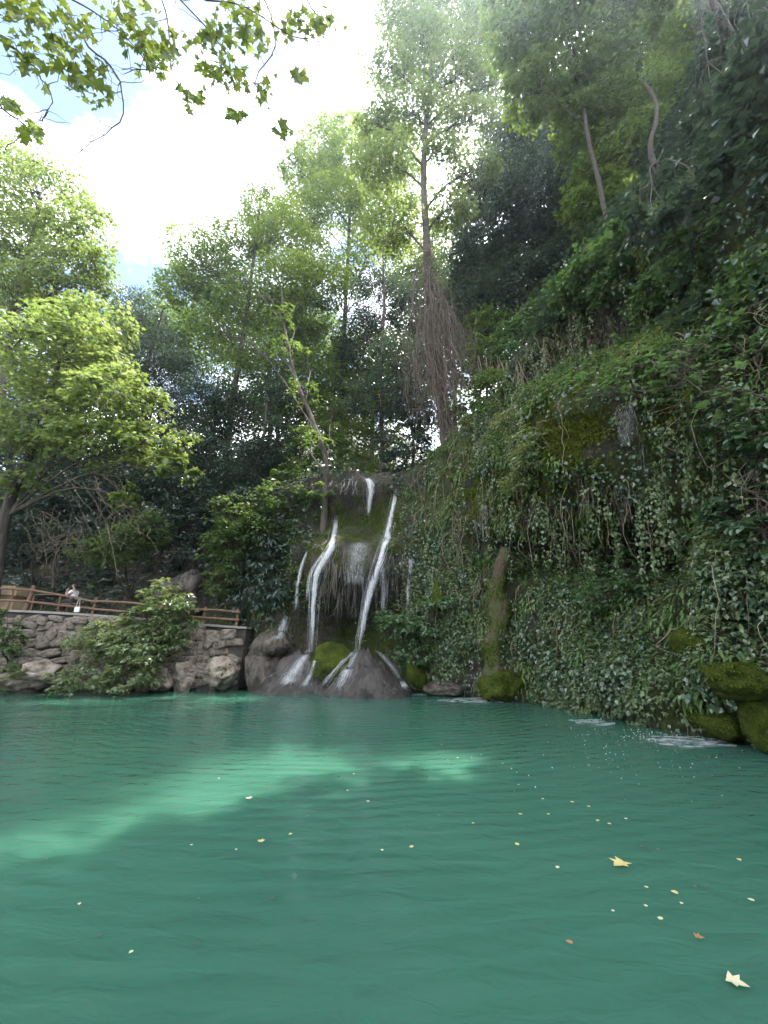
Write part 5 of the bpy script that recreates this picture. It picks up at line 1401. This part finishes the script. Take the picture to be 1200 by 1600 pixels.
fringe('brown dripstone fringe hanging under the bulge between the two falls', [(500, 560, 912, 44), (560, 640, 905, 40), (505, 545, 880, 40), (590, 645, 880, 36)], 170)
fringe('brown dripstone fringe under the overhang of the mossy buttress', [(800, 900, 790, 30), (900, 1010, 770, 44), (740, 790, 800, 40)], 120)
vines('hanging_roots', 'brown roots hanging from the ledge left of the mossy buttress', 'roots',
      [(790, 560, -.3, 790, 700, 0, 22, 20), (860, 520, -.3, 855, 610, 0, 26, 20), (840, 590, -.3, 845, 680, 0, 16, 12)], 90, M['bark_pale'], (.006, .02), .05)
vines('hanging_roots', 'thin roots hanging below the bright green ledge bush', 'roots',
      [(930, 480, -.3, 930, 600, 0, 34, 26), (980, 470, -.3, 985, 560, 0, 30, 24), (900, 500, -.3, 905, 610, 0, 20, 16)], 110, M['bark'], (.004, .014), .05)
vines('bare_creepers', 'bare tangled creepers across the shaded cliff at the right edge', 'creepers',
      [(1120, 480, -.3, 1150, 620, 0, 40, 40), (1160, 560, -.3, 1190, 700, 0, 30, 30), (1180, 720, -.3, 1190, 860, 0, 20, 20), (1100, 560, -.3, 1180, 640, 0, 30, 20)], 120, M['bark_pale'], (.003, .009), .1)
vines('hanging_vines', 'thin vines trailing down the ferny wall right of the falls', 'vines',
      [(690, 760, -.3, 685, 960, 0, 16, 14), (720, 800, -.3, 716, 900, 0, 20, 20), (655, 800, -.3, 655, 900, 0, 8, 8)], 46, M['bark_pale'], (.003, .008), .05)
vines('bare_twigs', 'pale bare twigs sticking out under the bright plane tree', 'twigs',
      [(130, 745, 14.8, 175, 850, 15.4, 30, 30), (190, 790, 14.6, 215, 810, 14.6, 16, 16), (60, 800, 15.8, 90, 870, 16.5, 30, 30), (120, 830, 16, 60, 880, 16.5, 30, 30)], 60, M['bark_pale'], (.004, .014), .1)

# ------------------------------------------------------------------ leaves afloat
fl_mes = {}
for nm, cols in (('yellow', [(.40, .33, .10), (.48, .42, .18)]), ('cream', [(.40, .36, .22), (.52, .47, .32)]), ('brown', [(.22, .11, .05), (.3, .16, .07)]), ('dark', [(.03, .025, .02), (.06, .045, .03)])):
    mt = solid('floating_' + nm, cols, 6, .6, .2)
    for shp, tm in (('lobed', T_LOBE), ('oval', T_WIDE)):
        tv = tm[0].copy(); tv[:, 1] -= .45
        tv[:, 2] = np.abs(tv[:, 0]) * .18 + .12 * np.abs(tv[:, 1]) ** 2
        me = raw_mesh('floating_leaf', tv, tm[1], False); me.materials.append(mt); fl_mes[(nm, shp)] = me
FL = [(968, 1350, 'yellow', 'lobed', .13, 'large pale yellow lobed leaf afloat at the right middle of the pool'),
      (1152, 1535, 'cream', 'lobed', .09, 'yellow cream lobed leaf afloat near the bottom right corner'),
      (808, 1319, 'yellow', 'oval', .05, 'single bright yellow oval leaf afloat right of the middle of the pool'),
      (407, 1314, 'yellow', 'lobed', .06, 'orange yellow leaf afloat left of the middle of the pool'),
      (1093, 1464, 'brown', 'lobed', .05, 'reddish brown leaf afloat above the bottom right corner leaf'),
      (890, 1472, 'brown', 'oval', .04, 'small brown leaf afloat low in the right half of the pool'),
      (388, 1247, 'cream', 'lobed', .07, 'whitish leaf afloat in the middle left of the pool')]
sm_y = [(1155, 1343), (952, 1287), (934, 1282), (920, 1260), (894, 1253), (857, 1272), (813, 1272), (739, 1286), (1054, 1394), (454, 1303), (643, 1323), (810, 1226)]
sm_c = [(848, 1248), (1010, 1386), (1009, 1415), (1065, 1411), (1032, 1435), (958, 1423), (1174, 1406), (871, 1355), (369, 1327), (575, 1252), (543, 1235), (299, 1320), (124, 1412), (597, 1328), (737, 1183), (715, 1184), (690, 1163),
        (342, 1216), (440, 1156), (350, 1157), (785, 1193), (700, 1187), (500, 1149), (553, 1209), (920, 1196), (205, 1487), (978, 1279)]
sm_d = [(480, 1275), (310, 1403), (425, 1403), (1086, 1385), (1028, 1327), (1003, 1322), (85, 1215), (33, 1168), (640, 1210), (686, 1274), (72, 1342), (155, 1461), (308, 1475)]
def floater(u, v, col, shp, s, label, group=None):
    o = bpy.data.objects.new('floating_leaf', fl_mes[(col, shp)]); COL.objects.link(o)
    o.location = on_water(u, v, .007); o.rotation_euler = (0, 0, rng.random() * 6.28); o.scale = (s, s, s)
    tag(o, label, 'leaf', group)
for a in FL: floater(*a)
for u, v in sm_y: floater(u, v, 'yellow', 'oval', rng.uniform(.028, .05), 'small yellow oval leaf afloat on the green pool', 'small yellow floating leaves')
for u, v in sm_c: floater(u, v, 'cream', 'oval', rng.uniform(.02, .04), 'tiny whitish petal afloat on the green pool', 'tiny whitish floating petals')
for u, v in sm_d: floater(u, v, 'dark', 'oval', rng.uniform(.02, .045), 'tiny dark leaf scrap afloat on the green pool', 'dark floating scraps')


# ------------------------------------------------------------------ haze box added to stand in for lens glare
mh = bpy.data.materials.new('glare_haze'); mh.use_nodes = True
mh.node_tree.nodes.clear()
ho = mh.node_tree.nodes.new('ShaderNodeOutputMaterial'); hv = mh.node_tree.nodes.new('ShaderNodeVolumePrincipled')
hv.inputs['Color'].default_value = (.66, .80, 1.0, 1); hv.inputs['Density'].default_value = .0008; hv.inputs['Anisotropy'].default_value = .8
mh.node_tree.links.new(hv.outputs['Volume'], ho.inputs['Volume'])
hb = np.array([(x, y, z) for x in (-640, 640) for y in (-640, 640) for z in (-4.0, 75.0)])
hz = link('haze', raw_mesh('haze', hb, np.array([[0, 1, 3, 2], [4, 6, 7, 5], [0, 4, 5, 1], [2, 3, 7, 6], [0, 2, 6, 4], [1, 5, 7, 3]]), False), mh)
tag(hz, 'thin bright haze added in place of lens glare', 'haze', kind='stuff')
